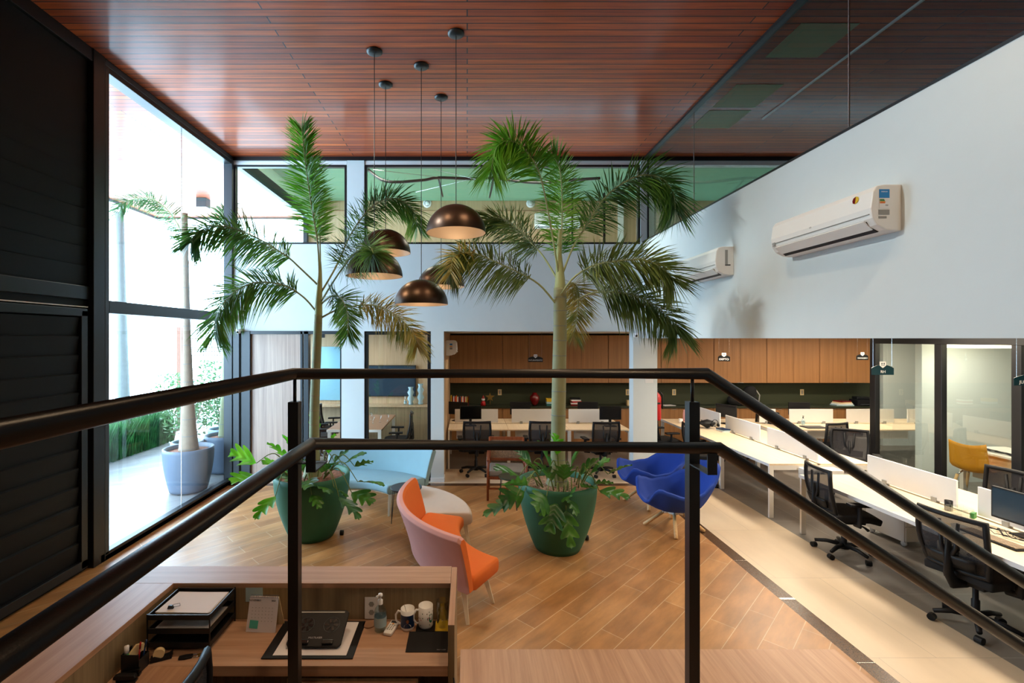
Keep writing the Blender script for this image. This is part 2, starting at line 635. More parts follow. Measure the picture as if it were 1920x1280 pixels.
def copy_tree(o, parent=None):
    c = o.copy()
    COL.objects.link(c)
    c.parent = parent
    for ch in list(o.children):
        copy_tree(ch, c)
    return c


def dup(o, loc, rz, label, group=None):
    c = copy_tree(o)
    c.location = loc
    c.rotation_euler = (0, 0, rz)
    c['label'] = label
    if group:
        c['group'] = group
    return c


def struct(name, mb, mat, **kw):
    return tag(mb.build(name, mat, **kw), kind='structure')


def B(*a):
    return MB().box(*a)


def text(name, s, size, loc, rot, mat, parent=None, ext=0.001, align='CENTER'):
    c = bpy.data.curves.new(name, 'FONT')
    c.body = s
    c.size = size
    c.extrude = ext
    c.align_x = align
    c.align_y = 'CENTER'
    t = bpy.data.objects.new(name + '_curve', c)
    COL.objects.link(t)
    me = bpy.data.meshes.new_from_object(t)
    me.name = name
    bpy.data.objects.remove(t)
    me.materials.clear()
    me.materials.append(MATS[mat])
    o = bpy.data.objects.new(name, me)
    COL.objects.link(o)
    o.location = loc
    o.rotation_euler = rot
    if parent:
        o.parent = parent
    return o


def P(x, y, Y):
    """world point seen at pixel (x, y) of the photo when it stands at distance Y"""
    return Vector(((x - 876) * Y / F, Y, EYE - (y - 634) * Y / F))


# ------------------------------------------------------------------ room shell
ZC, ZU = 5.54, 5.92           # wooden ceiling, green office ceiling
XL, XR, YB = -4.05, 2.99, 8.0
# floors
struct('floor', B(XL, 2.94, -3, 7.8, -0.1, 0), 'floor_wood')
struct('floor', B(3.08, 4.1, -3, 8.8, -0.1, 0).box(XL + .1, 3.08, 7.93, 8.8, -0.1, 0), 'floor_light')
struct('trim_1', B(2.94, 3.08, -3, 7.93, -0.1, 0.001).box(XL, 2.94, 7.8, 7.93, -0.1, 0.001), 'granite')
struct('floor', B(4.1, 12, -3, 8.8, -0.1, 0).box(XL + .1, 12, 8.8, 11.2, -0.1, 0), 'floor_grey')
struct('floor', B(-9, XL, -3, 14, -0.12, -0.02), 'deck_tile')
# ceilings
struct('ceiling', B(-7.9, 12, -3, YB, ZC, ZC + 0.12).box(-7.9, XL, YB, 12, ZC, ZC + 0.12), 'ceiling_wood')
struct('ceiling', B(XL, 12, YB, 12, ZU, ZU + 0.1), 'green_ceiling')
struct('trim_2', B(-7.96, -7.9, -3, 12, ZC - 0.06, ZC + 0.12).box(-7.96, XL, 12, 12.08, ZC - 0.04, ZC + 0.12), 'frame_grey')
# floor slabs of the upper level (offices behind and to the right)
struct('ceiling', B(XR + .15, 12, -3, YB + .2, 2.56, 3.0).box(XL, 12, YB + .2, 11.4, 2.56, 3.0), 'slab_paint')
# right wall: the tall white band above the desks
struct('wall_right', B(XR, XR + 0.16, -3, YB, 2.45, 4.08), 'wall_paint')
struct('trim_3', B(XR - .005, XR + 0.17, -3, YB, 4.08, 4.10), 'frame_black')
# back wall
bw = MB()
bw.box(XL, 2.83, YB, YB + .2, 2.57, 4.055)
bw.box(2.83, XR + .01, YB, YB + .2, 0, 4.055)
bw.box(-2.145, -1.755, YB, YB + .2, 0, 2.57)
bw.box(-0.62, -0.40, YB, YB + .2, 0, 2.57)
bw.box(XR + .01, 3.24, YB, YB + .2, 0, 2.56)
bw.box(-2.05, -1.755, YB, YB + .2, 4.055, ZC)
bw.box(2.955, 3.085, YB, YB + .2, 4.055, ZC)
bw.box(3.24, 12, YB - .02, YB + .2, 3.0, 4.055)
struct('wall_back', bw, 'wall_paint')
struct('baseboard_back', B(-0.625, -0.39, YB - .012, YB + .21, 0, 0.07).box(2.82, 3.25, YB - .012, YB + .21, 0, 0.07), 'white')
# upper header above the back glazing (dark reveal, white blind cassette)
struct('trim_4', B(XL, 12, YB - .02, YB + .15, ZC - .06, ZC + .4), 'frame_black')
struct('trim_5', B(XL + .05, -2.06, YB + .02, YB + .14, ZC - .13, ZC - .06).box(-1.75, 2.95, YB + .02, YB + .14, ZC - .13, ZC - .06).box(3.1, 9, YB + .02, YB + .14, ZC - .13, ZC - .06), 'white')


def window(name, x0, x1, y0, y1, z0, z1, fr, fmat, gmat, mull=(), trans=(), depth=0.08):
    """glazed opening in an X or Y plane: frame + pane children"""
    alongx = abs(x1 - x0) > abs(y1 - y0)
    o = bpy.data.objects.new(name, None)
    COL.objects.link(o)
    tag(o, kind='structure')
    a0, a1 = (x0, x1) if alongx else (y0, y1)
    c = y0 if alongx else x0
    m = MB()

    def bx(p, q, r0, r1):
        if alongx:
            m.box(p, q, c - depth / 2, c + depth / 2, r0, r1)
        else:
            m.box(c - depth / 2, c + depth / 2, p, q, r0, r1)
    bx(a0, a1, z0, z0 + fr)
    bx(a0, a1, z1 - fr, z1)
    bx(a0, a0 + fr, z0 + fr, z1 - fr)
    bx(a1 - fr, a1, z0 + fr, z1 - fr)
    for q in mull:
        bx(q - fr / 2, q + fr / 2, z0 + fr, z1 - fr)
    for (q0, q1) in trans:
        bx(a0 + fr, a1 - fr, q0, q1)
    m.build('window_frame', fmat, o, bevel=0.004)
    g = MB()
    if alongx:
        g.add([(a0 + fr, c, z0 + fr), (a1 - fr, c, z0 + fr), (a1 - fr, c, z1 - fr), (a0 + fr, c, z1 - fr)], [(0, 1, 2, 3)])
    else:
        g.add([(c, a0 + fr, z0 + fr), (c, a1 - fr, z0 + fr), (c, a1 - fr, z1 - fr), (c, a0 + fr, z1 - fr)], [(0, 1, 2, 3)])
    g.build('window_pane', gmat, o, fixn=False)
    return o


# left glass facade
lw = window('window_1', XL, XL, 5.16, YB, 0.0, ZC - .02, 0.06, 'frame_grey', 'window_glass', trans=((2.73, 2.87),), depth=0.14)
struct('trim_6', B(XL - .02, XL + .07, 5.1, YB, 0, 0.09).box(XL - .1, XL + .06, 0, YB, ZC - .14, ZC), 'frame_black', bevel=0.004)
struct('trim_7', B(XL - .004, XL + .004, 6.645, 6.655, 0.06, ZC - .1), 'chrome')
# facade of the conference room and the upper office, further back
window('window_2', XL, XL, YB + .05, 11.84, 4.055, ZC - .02, 0.06, 'frame_grey', 'window_glass', mull=(11.75,), depth=0.1)
struct('trim_8', B(XL - .06, XL + .06, YB, 11.9, ZC - .06, ZC + .14), 'frame_black')
struct('wall_left', B(XL - .05, XL + .05, YB + .16, 11.84, ZC + .14, ZU), 'lit_green_strip')
window('window_3', XL, XL, YB + .25, 11.2, 0.0, 2.56, 0.06, 'frame_grey', 'window_glass', depth=0.1)
struct('wall_left', B(XL - .09, XL + .09, YB + .2, 11.84, 2.57, 4.05), 'wall_paint')
# near left: black louvred cladding and door leaves
wl = MB().box(XL - .12, XL, -3, 5.1, 0, ZC)
struct('wall_left', wl, 'dark_cladding')
struct('trim_light_line', B(XL, XL + .035, 1.0, 4.97, 2.775, 2.785), 'white')  # white strip imitates the bright line of light caught on the ledge
lv = MB()
z = 0.14
while z < 2.66:
    lv.add([(XL + .004, 1.5, z), (XL + .004, 4.86, z), (XL + .03, 4.86, z + .185), (XL + .03, 1.5, z + .185)], [(0, 1, 2, 3)])
    lv.add([(XL + .03, 1.5, z + .185), (XL + .03, 4.86, z + .185), (XL + .004, 4.86, z + .195), (XL + .004, 1.5, z + .195)], [(0, 1, 2, 3)])
    z += 0.195
dl = struct('door_1', B(XL + .005, XL + .05, 4.87, 4.95, 0.05, 2.74).box(XL + .005, XL + .05, 1.4, 4.95, 2.68, 2.76).box(XL + .005, XL + .05, 1.4, 4.95, 0.04, 0.13), 'frame_black', bevel=0.004)
lv.build('louvre_panel', 'dark_cladding', dl)
struct('trim_9', B(XL + .002, XL + .07, 5.0, 5.16, 0, ZC).box(XL + .002, XL + .03, 1.2, 5.0, 2.86, 3.0), 'frame_black', bevel=0.006)
up = MB()
z = 3.02
while z < 5.4:
    up.add([(XL + .004, 0.5, z), (XL + .004, 4.98, z), (XL + .02, 4.98, z + .19), (XL + .02, 0.5, z + .19)], [(0, 1, 2, 3)])
    z += 0.2
up.build('louvre_panel', 'dark_cladding', dl)
# wall behind the photographer
struct('wall_front', B(XL, 12, -3.1, -3, 0, ZC), 'wall_paint')
struct('wall_right', B(11.9, 12, -3, 12, 0, ZU), 'wall_paint')
# back of the offices
struct('wall_back', B(XL, -.42, 11.2, 11.3, 0, 2.56), 'pale_wood_wall')
struct('wall_back', B(-.42, 9.5, 11.06, 11.16, 0, 2.56), 'dark_green_wall')
struct('wall_back', B(9.5, 12, 10.72, 11.16, 0, 2.56), 'wall_paint')
struct('wall_back', B(XL, 12, 11.85, 11.95, 3.0, ZU), 'pale_wood_wall')
struct('trim_10', B(XL, 12, 11.83, 11.851, 5.665, 5.675), 'tan_table')
struct('wall_left', B(-.52, -.40, YB + .2, 11.1, 0, 2.56), 'pale_wood_wall')
# upper glazing along the void: back and right sides
window('window_4', XL + .06, -2.06, YB + .05, YB + .05, 4.055, ZC - .13, 0.035, 'frame_black', 'rail_glass')
window('window_5', -1.75, 2.95, YB + .05, YB + .05, 4.055, ZC - .13, 0.035, 'frame_black', 'rail_glass')
window('window_6', XR + .08, XR + .08, -3, YB - .02, 4.10, ZC, 0.02, 'frame_black', 'dimming_rail_glass', depth=0.03)
struct('trim_11', B(XR + .02, XR + .10, -3, YB, ZC - .03, ZC + .01), 'frame_black')
for yy in (3.77, 6.35):
    struct('trim_12', B(XR + .075, XR + .085, yy, yy + .008, 4.1, ZC), 'chrome')
# green gypsum patches let into the dark ceiling of the upper level
for (y0, y1) in ((4.6, 5.16), (5.71, 6.28), (6.36, 6.9)):
    struct('ceiling', B(3.28, 3.85, y0, y1, ZC - .006, ZC + .01), 'green_patch')
MB().add([(3.09, YB + .05, 4.06), (9, YB + .05, 4.06), (9, YB + .05, ZC - .13), (3.09, YB + .05, ZC - .13)], [(0, 1, 2, 3)]).build('window_9', 'rail_glass', None, fixn=False)['kind'] = 'structure'
struct('trim_16', B(4.14, 4.16, 1.5, 6.6, ZC - .02, ZC), 'white')
for yy, ww in ((4.40, .03), (5.17, .006), (3.54, .006), (6.2, .006)):
    struct('trim_17', B(2.94, 3.08, yy, yy + ww, 0, .003), 'chrome')
# door with wood leaf, left bay of the back wall
dr = bpy.data.objects.new('door_2', None)
COL.objects.link(dr)
tag(dr, kind='structure')
B(-3.69, -2.84, YB + .02, YB + .06, 0.01, 2.53).build('door_leaf', 'door_wood', dr)
fm = MB()
fm.box(-3.96, -3.86, YB - .06, YB + .1, 0, 2.57).box(-3.84, -3.69, YB - .03, YB + .1, 0, 2.57)
fm.box(-2.84, -2.80, YB - .02, YB + .1, 0, 2.57).box(-2.78, -2.70, YB - .02, YB + .1, 0, 2.57).box(-3.7, -2.1, YB - .02, YB + .1, 2.52, 2.575)
fm.build('door_frame', 'frame_grey', dr, bevel=0.004)
dg = bpy.data.objects.new('door_3', None)
COL.objects.link(dg)
tag(dg, kind='structure')
MB().add([(-2.7, YB + .04, 0), (-2.145, YB + .04, 0), (-2.145, YB + .04, 2.52), (-2.7, YB + .04, 2.52)], [(0, 1, 2, 3)]).build('door_pane', 'clear_glass', dg, fixn=False)
B(-2.53, -2.44, YB + .02, YB + .06, 2.46, 2.52).build('patch_fitting', 'frame_black', dg)
B(-2.17, -2.148, YB + .01, YB + .07, 0, 2.52).build('door_frame', 'frame_black', dg)
window('window_7', -1.755, -.62, YB + .06, YB + .06, 0.02, 2.57, 0.06, 'frame_black', 'clear_glass')

# ------------------------------------------------------------------ glass office at the right
GX = 7.0
og = bpy.data.objects.new('window_8', None)
COL.objects.link(og)
tag(og, kind='structure')
f = MB()
for yy in (8.06, 6.94, 5.95, 4.9):
    f.box(GX - .04, GX + .04, yy - .055, yy + .055, 0, 2.40)
f.box(GX - .05, GX + .05, 3.5, 8.1, 2.36, 2.46)
f.box(GX - .04, GX + .04, 3.5, 8.1, 0, 0.06)
f.build('window_frame', 'frame_black', og, bevel=0.004)
MB().add([(GX, 3.5, .06), (GX, 8.0, .06), (GX, 8.0, 2.36), (GX, 3.5, 2.36)], [(0, 1, 2, 3)]).build('window_pane', 'office_glass', og, fixn=False)
struct('wall_right', B(7.75, 11.9, 8.0, 8.12, 0, 2.56), 'wall_paint')
struct('trim_13', B(GX - .06, GX + .06, 3.5, 8.1, 2.46, 2.56), 'slab_paint')


def wpart(name, mb, mat, root, parent=None, **kw):
    """part drawn in world coordinates under an unrotated thing"""
    L = root.location
    mb.v = [(v[0] - L.x, v[1] - L.y, v[2] - L.z) for v in mb.v]
    return mb.build(name, mat, parent or root, **kw)


# ------------------------------------------------------------------ stair landing and railing
st = thing('stair_landing', 'stair landing under the black railing at the near edge', 'stairs', (0, 1, 0))
wpart('landing_slab', B(-.86, 1.12, -1.2, 2.13, .74, .86), 'laminate_y', st)
for i in range(4):
    wpart('stair_tread', B(1.12 + .27 * i, 1.12 + .27 * (i + 1) + .02, .9, 2.1, .86 - .175 * (i + 1) - .04, .86 - .175 * (i + 1)), 'laminate_y', st)
wpart('stringer', MB().bar((1.1, 2.1, .74), (2.22, 2.1, .02), .04, .2), 'black_metal', st)
wpart('landing_post', B(-.8, -.74, 1.95, 2.01, 0, .74).box(.9, .96, 1.95, 2.01, 0, .74), 'black_metal', st)
st2 = thing('platform_step', 'low wood-grain platform on the floor right of the reception desk', 'platform', (1.4, 2.9, 0))
wpart('platform_top', B(-.05, 2.78, 2.15, 3.55, .07, .1), 'laminate_y', st2, bevel=.002)
wpart('platform_base', B(-.03, 2.75, 2.2, 3.52, 0.001, .07), 'laminate_y', st2)

rl = thing('stair_railing', 'black tubular metal stair railing with two rails crossing the foreground', 'railing', (0, 2.1, .9))
Y1, Y2 = 2.11, 1.95
sl = .655
wpart('top_rail', MB().tube([(-.782, -.6, 2.29), (-.782, Y1, 2.29), (1.074, Y1, 2.291), (3.4, Y1, 2.291 - sl * (3.4 - 1.074))], .0262, 24), 'rail_metal', rl, smooth=True, angle=60)
wpart('handrail', MB().tube([(-.645, -.6, 2.0), (-.645, Y2, 2.012), (1.046, Y2, 1.993), (3.4, Y2, 1.993 - sl * (3.4 - 1.046))], .0255, 24), 'rail_metal', rl, smooth=True)
for px in (-.775, 1.012):
    wpart('post', B(px - .0235, px + .0235, Y1 - .0235, Y1 + .0235, .86, 2.166), 'rail_metal', rl, bevel=.002)
    wpart('spindle', MB().tube([(px, Y1, 2.16), (px, Y1, 2.27)], .0075, 12), 'rail_metal', rl, smooth=True)
wpart('bracket', MB().box(.99, 1.03, 1.935, 2.09, 1.887, 1.893).box(.99, 1.03, 1.932, 1.938, 1.887, 1.975), 'black_metal', rl)
wpart('bracket', MB().box(-.665, -.625, 1.935, 2.07, 1.897, 1.903).box(-.665, -.625, 1.932, 1.938, 1.9, 1.99).box(-.77, -.625, 2.06, 2.1, 1.897, 1.903), 'black_metal', rl)

# ------------------------------------------------------------------ reception desk
rd = thing('reception_desk', 'L-shaped wood-laminate reception desk with raised ledge at lower left', 'desk', (-1, 2.8, 0))
wpart('ledge', B(-2.15, -.101, 2.86, 3.075, .928, .958), 'laminate_x', rd, bevel=.002)
wpart('ledge', B(-2.15, -1.79, .9, 2.86, .928, .958), 'laminate_y', rd, bevel=.002)
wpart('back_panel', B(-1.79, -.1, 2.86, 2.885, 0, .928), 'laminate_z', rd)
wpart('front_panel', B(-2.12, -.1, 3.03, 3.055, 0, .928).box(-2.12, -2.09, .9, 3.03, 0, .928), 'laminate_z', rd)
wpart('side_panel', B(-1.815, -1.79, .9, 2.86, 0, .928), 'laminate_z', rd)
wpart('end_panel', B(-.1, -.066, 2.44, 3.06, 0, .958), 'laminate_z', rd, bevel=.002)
wpart('end_panel_cap', B(-.0995, -.0665, 2.441, 3.059, .958, .9595), 'laminate_y', rd)
wpart('worktop', B(-1.79, -.1, 2.45, 2.86, .685, .74), 'laminate_x', rd, bevel=.002)
wpart('worktop', B(-1.79, -1.387, .9, 2.45, .685, .74), 'laminate_y', rd, bevel=.002)
wpart('drawer_unit', B(-.95, -.26, 2.47, 2.85, .05, .66), 'laminate_z', rd, bevel=.003)
for k in range(3):
    wpart('drawer_front', B(-.94, -.27, 2.455, 2.47, .08 + k * .195, .26 + k * .195), 'laminate_x', rd, bevel=.003)

ZD = .7405


def D(x, y, z=ZD):
    Y = (EYE - z) * F / (y - 634)
    return ((x - 876) * Y / F, Y)


# letter tray
lt = thing('letter_tray', 'black wire letter tray of three tiers with papers on reception desk', 'letter tray', (-1.575, 2.7, ZD))
fr = MB()
for (x, y) in ((-.17, -.14), (.17, -.14), (.17, .14), (-.17, .14)):
    fr.bar((x, y, 0), (x, y, .205), .006)
fr.build('tray_frame', 'black_metal', lt)
for k, zz in enumerate((.02, .095, .17)):
    t = MB().box(-.165, .165, -.135, .135, zz, zz + .003)
    for a, b in (((-.168, -.138), (.168, -.138)), ((.168, -.138), (.168, .138)), ((.168, .138), (-.168, .138)), ((-.168, .138), (-.168, -.138))):
        t.bar((a[0], a[1], zz + .028), (b[0], b[1], zz + .028), .006)
        t.bar((a[0], a[1], zz + .014), (b[0], b[1], zz + .014), .002, .024)
    t.build('tray', 'black_metal', lt)
for k, (zz, n, lb) in enumerate(((.1, 4, 'stack of papers on the middle tier of the letter tray'), (.176, 8, 'stack of clipped papers on the top tier of the letter tray'))):
    m = MB()
    for i in range(n):
        a = rnd.uniform(-.03, .03)
        M = Matrix.Translation((.005 + rnd.uniform(-.006, .006), rnd.uniform(-.006, .006), zz + i * .0026)) @ Matrix.Rotation(a, 4, 'Z')
        m.mi = 1 if i in (2, 5) else 0
        m.box(-.148, .148, -.105, .105, 0, .002, M)
    o = m.build('paper_stack', ['paper', 'paper_cream'], None)
    o.location = lt.location
    tag(o, lb, 'papers', 'papers in the letter tray')
bc = MB().prism([(0, 0), (.032, 0), (.026, .018), (.006, .018)], (-.1, -.08, .199), (1, 0, 0), (0, 0, 1), (0, 1, 0), .012)
bc.tube([(-.09, -.08, .212), (-.06, -.07, .206), (-.045, -.05, .202), (-.06, -.03, .203), (-.085, -.05, .208)], .0012, 6)
o = bc.build('binder_clip', 'black_metal', None)
o.location = lt.location
tag(o, 'black binder clip on the top papers in the letter tray', 'clip')
# pen holder
ph = thing('pen_holder', 'dark mesh pen holder with marker and notes on reception desk', 'pen holder', (-1.715, 2.425, ZD))
MB().box(-.045, .045, -.04, -.038, 0, .1).box(-.045, .045, .038, .04, 0, .07).box(-.045, -.043, -.04, .04, 0, .1).box(.043, .045, -.04, .04, 0, .07).box(-.045, .045, -.04, .04, 0, .003).build('holder_box', 'black_metal', ph)
for (nm, x, y, h, r, mt, lb, lx) in (('marker_pen', -.03, -.02, .13, .010, 'sticker_green', 'green glue stick with white cap in the pen holder', 0), ('pen', .02, .015, .14, .004, 'mug_navy', 'blue pen leaning in the pen holder', .02), ('pencil', .0, .02, .125, .004, 'red', 'red pen standing in the pen holder', .01)):
    t = thing(nm, lb, 'pen', (ph.location.x + x, ph.location.y + y, ZD + .003))
    MB().tube([(0, 0, 0), (lx, 0, h * .72)], r, 12).build('barrel', mt, t, smooth=True)
    MB().tube([(lx, 0, h * .72), (lx * 1.4, 0, h)], r * 1.08, 12).build('cap', 'white' if r > .008 else mt, t, smooth=True)
o = MB().prism([(-.04, 0), (.04, 0), (.04, .03), (.01, .05), (-.04, .03)], (0, 0, .08), (1, 0, 0), (0, 0, 1), (0, 1, 0), .012).build('sticky_note_pad', 'paper_cream', None, rot=(0, R(-20), R(60)))
o.location = (-1.70, 2.47, ZD - .01)
tag(o, 'cream note pad standing in the pen holder', 'note pad')
# tape dispenser
td = thing('tape_dispenser', 'black tape dispenser with cream tape roll beside the letter tray', 'tape dispenser', (-1.63, 2.5, ZD), R(25))
MB().prism([(-.05, 0), (.05, 0), (.055, .035), (.035, .02), (0, .015), (-.03, .03), (-.05, .02)], (0, -.018, 0), (1, 0, 0), (0, 0, 1), (0, 1, 0), .036).build('dispenser_body', 'chair_black', td, bevel=.003)
MB().tube([(-.01, -.012, .035), (-.01, .012, .035)], .026, 24).build('tape_roll', 'paper_cream', td, smooth=False)
# keys
ky = thing('key_bunch', 'bunch of keys with dark fob lying near the letter tray', 'keys', (-1.49, 2.515, ZD), R(15))
MB().prism([(-.05, -.012), (-.02, -.018), (.015, -.014), (.02, 0), (.015, .014), (-.02, .016), (-.05, .01)], (0, 0, 0), (1, 0, 0), (0, 1, 0), (0, 0, 1), .012).build('key_fob', 'chair_black', ky, bevel=.003)
MB().tube([(.03 + .015 * math.cos(t * .6), .015 * math.sin(t * .6), .005) for t in range(11)], .0015, 6).build('key_ring', 'chrome', ky)
for k in range(3):
    MB().prism([(0, -.008), (.015, -.008), (.018, -.003), (.05, -.003), (.05, .003), (.018, .003), (.015, .008), (0, .008)], (.04, 0, .002 + k * .002), (math.cos(k * .3 - .2), math.sin(k * .3 - .2), 0), (-math.sin(k * .3 - .2), math.cos(k * .3 - .2), 0), (0, 0, 1), .002).build('key', 'gold', ky)


def stapler(lb, loc, rz, s=1.0):
    t = thing('stapler', lb, 'stapler', loc, rz)
    MB().box(-.06 * s, .06 * s, -.016, .016, 0, .008).build('stapler_base', 'black_metal', t, bevel=.002)
    MB().prism([(-.06 * s, .02), (.05 * s, .012), (.058 * s, .022), (.05 * s, .034), (-.04 * s, .042), (-.06 * s, .036)], (0, -.013, 0), (1, 0, 0), (0, 0, 1), (0, 1, 0), .026).build('stapler_arm', 'chair_black', t, bevel=.003)
    MB().box(-.062 * s, -.045 * s, -.013, .013, .006, .026).build('hinge', 'chrome', t)


stapler('black stapler nearest the desk edge left of the office chair', (-1.70, 2.335, ZD), R(10), .85)
hp = thing('hole_punch', 'small dark hole punch on the desk behind the black stapler', 'hole punch', (-1.71, 2.378, ZD), R(10))
MB().box(-.05, .05, -.014, .014, 0, .012).build('punch_base', 'black_metal', hp, bevel=.002)
MB().prism([(-.045, .012), (.045, .012), (.05, .034), (.0, .03), (-.045, .02)], (0, -.012, 0), (1, 0, 0), (0, 0, 1), (0, 1, 0), .024).build('punch_lever', 'chair_black', hp, bevel=.003)
# calendar
ca = thing('desk_calendar', 'white spiral desk calendar with teal note on reception desk', 'calendar', (-1.2, 2.765, ZD), R(-3))
MB().add([(-.088, -.035, 0), (.088, -.035, 0), (.092, 0, .19), (-.08, 0, .19)], [(0, 1, 2, 3)]).build('calendar_page', 'paper', ca, solid=.003)
MB().add([(-.088, .05, 0), (.105, .05, 0), (.092, .004, .188), (-.08, .004, .188)], [(0, 1, 2, 3)]).build('calendar_stand', 'paper_cream', ca, solid=.003)
m = MB()
for i in range(20):
    x = -.075 + i * .0085
    m.tube([(x, -.006, .184), (x, -.005, .196), (x, .008, .196), (x, .008, .184)], .001, 5)
m.build('spiral_binding', 'wire', ca)
tlt = R(90 - 10.5)
text('month_name', 'NOVEMBRO', .013, (-.045, -.0085, .17), (tlt, 0, 0), 'dark_text', ca, .0004)
text('year', '2023', .013, (.065, -.0085, .17), (tlt, 0, 0), 'dark_text', ca, .0004)
m = MB()
for r in range(5):
    for c in range(7):
        m.box(-.06 + c * .02, -.056 + c * .02, -.001, 0, .06 + r * .018, .063 + r * .018, Matrix.Translation((0, -.039, 0)) @ Matrix.Rotation(-R(10.5), 4, 'X'))
m.build('date_grid', 'sticker_grey', ca)
MB().box(-.07, -.02, -.0405, -.039, .012, .055, Matrix.Rotation(-R(10.5), 4, 'X') @ Matrix.Rotation(R(4), 4, 'Y')).build('teal_note', 'teal_note', ca)
o = B(-.052, .052, -.002, 0, 0, .085).build('note_card', 'bluecard', None, loc=(-1.297, 2.859, .847))
tag(o, 'pale blue note card stuck on panel behind the calendar', 'note')
# desk pad with laptop cooler
dp = thing('desk_pad', 'dark leather desk pad with white paper under the laptop cooler', 'desk pad', (-.855, 2.665, ZD))
MB().box(-.245, .245, -.165, .165, 0, .006).build('pad', 'chair_black', dp, bevel=.002)
o = MB().box(-.19, .205, -.145, .15, 0, .002).build('paper_sheet', 'paper', None, loc=(-.855, 2.665, ZD + .0065))
tag(o, 'white paper sheets lying on the dark desk pad', 'paper')
lc = thing('laptop_cooler', 'black laptop cooling stand with two fans lying tilted on desk pad', 'laptop stand', (-.845, 2.57, ZD + .012))
lc.rotation_euler = (R(24), 0, 0)
MB().prism([(-.135, 0), (.135, 0), (.15, .015), (.155, .2), (.14, .215), (-.14, .215), (-.155, .2), (-.15, .015)], (0, 0, 0), (1, 0, 0), (0, 1, 0), (0, 0, 1), .014).build('cooler_body', 'chair_black', lc, bevel=.004)
MB().box(-.13, .13, .195, .205, .0145, .0165).build('edge_strip', 'sticker_grey', lc)
for sx in (-.072, .072):
    g = MB()
    for k in range(6):
        a = k * PI / 3
        g.prism([(.012, -.004), (.036, -.012), (.04, .004), (.012, .006)], (sx, .125, .0142), (math.cos(a), math.sin(a), 0), (-math.sin(a), math.cos(a), 0), (0, 0, 1), .0012)
    g.build('fan_grille', 'screen_black', lc)
    MB().tube([(sx + .044 * math.cos(t * PI / 12), .125 + .044 * math.sin(t * PI / 12), .0145) for t in range(25)], .0018, 6).build('fan_ring', 'frame_grey', lc)
for sx in (-.06, .075):
    MB().box(sx - .03, sx + .03, .012, .035, .014, .024).build('support_foot', 'screen_black', lc, bevel=.002)
text('brand_text', 'MULTILASER', .014, (0, .05, .0146), (0, 0, 0), 'silver_text', lc, .0004)
# power outlet, sanitizer, coaster, remote
ol = thing('power_outlet', 'white double power outlet on the desk back panel', 'outlet', (-.582, 2.859, .81))
MB().box(-.042, .042, -.006, 0, -.066, .066).build('outlet_plate', 'white', ol, bevel=.003)
for s in (-.025, .025):
    MB().lathe([(.017, 0), (.017, .002), (.013, .002)], (0, 0, 0), 6, cap1=True).build('socket', 'sticker_grey', ol, loc=(0, -.006, s), rot=(R(90), 0, 0))


def pump_bottle(lb, loc, s=1.0, cap='white', liquid='bottle_glass', group=None, rz=0):
    t = thing('sanitizer_bottle', lb, 'bottle', loc, rz, group)
    MB().lathe([(.0, 0), (.034 * s, 0), (.037 * s, .01 * s), (.037 * s, .11 * s), (.03 * s, .13 * s), (.013 * s, .15 * s), (.013 * s, .16 * s)], n=24).build('bottle_body', liquid, t, smooth=True)
    MB().lathe([(.015 * s, .155 * s), (.015 * s, .178 * s), (.006 * s, .18 * s), (.006 * s, .2 * s), (.014 * s, .202 * s), (.013 * s, .214 * s), (0, .216 * s)], n=20).tube([(0, 0, .208 * s), (-.02 * s, -.02 * s, .208 * s)], .005 * s, 8).build('pump', cap, t, smooth=True)
    MB().lathe([(.0375 * s, .03 * s), (.0375 * s, .085 * s)], n=24).build('bottle_label', 'bluecard' if liquid == 'bottle_glass' else 'white', t, smooth=True)
    MB().lathe([(.0, .006 * s), (.032 * s, .006 * s), (.033 * s, .1 * s), (0, .1 * s)], n=20).build('gel', 'bottle_glass', t, smooth=True)
    return t


pump_bottle('clear sanitizer bottle with white pump on reception desk', (-.51, 2.755, ZD), .98)
o = MB().lathe([(0, 0), (.036, 0), (.036, .006), (0, .006)], n=28).build('coaster', 'tan_table', None, loc=(-.585, 2.80, ZD))
tag(o, 'round wooden coaster beside the sanitizer bottle', 'coaster')
rc = thing('remote_control', 'white air conditioner remote lying beside the sanitizer bottle', 'remote control', (-.445, 2.755, ZD), R(-14))
MB().prism([(-.024, -.062), (.024, -.062), (.027, -.04), (.027, .065), (-.027, .065), (-.027, -.04)], (0, 0, 0), (1, 0, 0), (0, 1, 0), (0, 0, 1), .018).build('remote_body', 'white', rc, bevel=.005)
B(-.018, .018, .036, .056, .0185, .0192).build('remote_screen', 'frame_grey', rc)
m = MB()
for r in range(4):
    for c in range(3):
        m.box(-.017 + c * .013, -.009 + c * .013, -.03 + r * .014, -.023 + r * .014, .018, .0195)
m.build('button', 'sticker_grey', rc)
B(-.006, .006, .024, .032, .018, .0195).build('power_button', 'sticker_orange', rc)


def mug(lb, loc, mt, r=.041, h=.115, rz=0, deco=None):
    t = thing('mug', lb, 'mug', loc, rz)
    MB().lathe([(0, 0), (r * .92, 0), (r, .01), (r, h), (r * .93, h), (r * .9, .012), (0, .012)], n=32).build('mug_body', 'white', t, smooth=True)
    MB().tube([(-r * .95, 0, h * .82), (-r * 1.35, 0, h * .86), (-r * 1.72, 0, h * .66), (-r * 1.68, 0, h * .4), (-r * 1.3, 0, h * .22), (-r * .95, 0, h * .2)], .0055, 10).build('mug_handle', 'white', t, smooth=True)
    return t


m1 = mug('white mug with navy print and handle left, left of two mugs', (-.352, 2.775, ZD), None)
MB().grid(lambda u, v: Vector((.0415 * math.cos(R(-160 + 140 * u)), .0415 * math.sin(R(-160 + 140 * u)), .018 + .072 * v)), 16, 1).build('mug_print', 'mug_navy', m1, smooth=True)


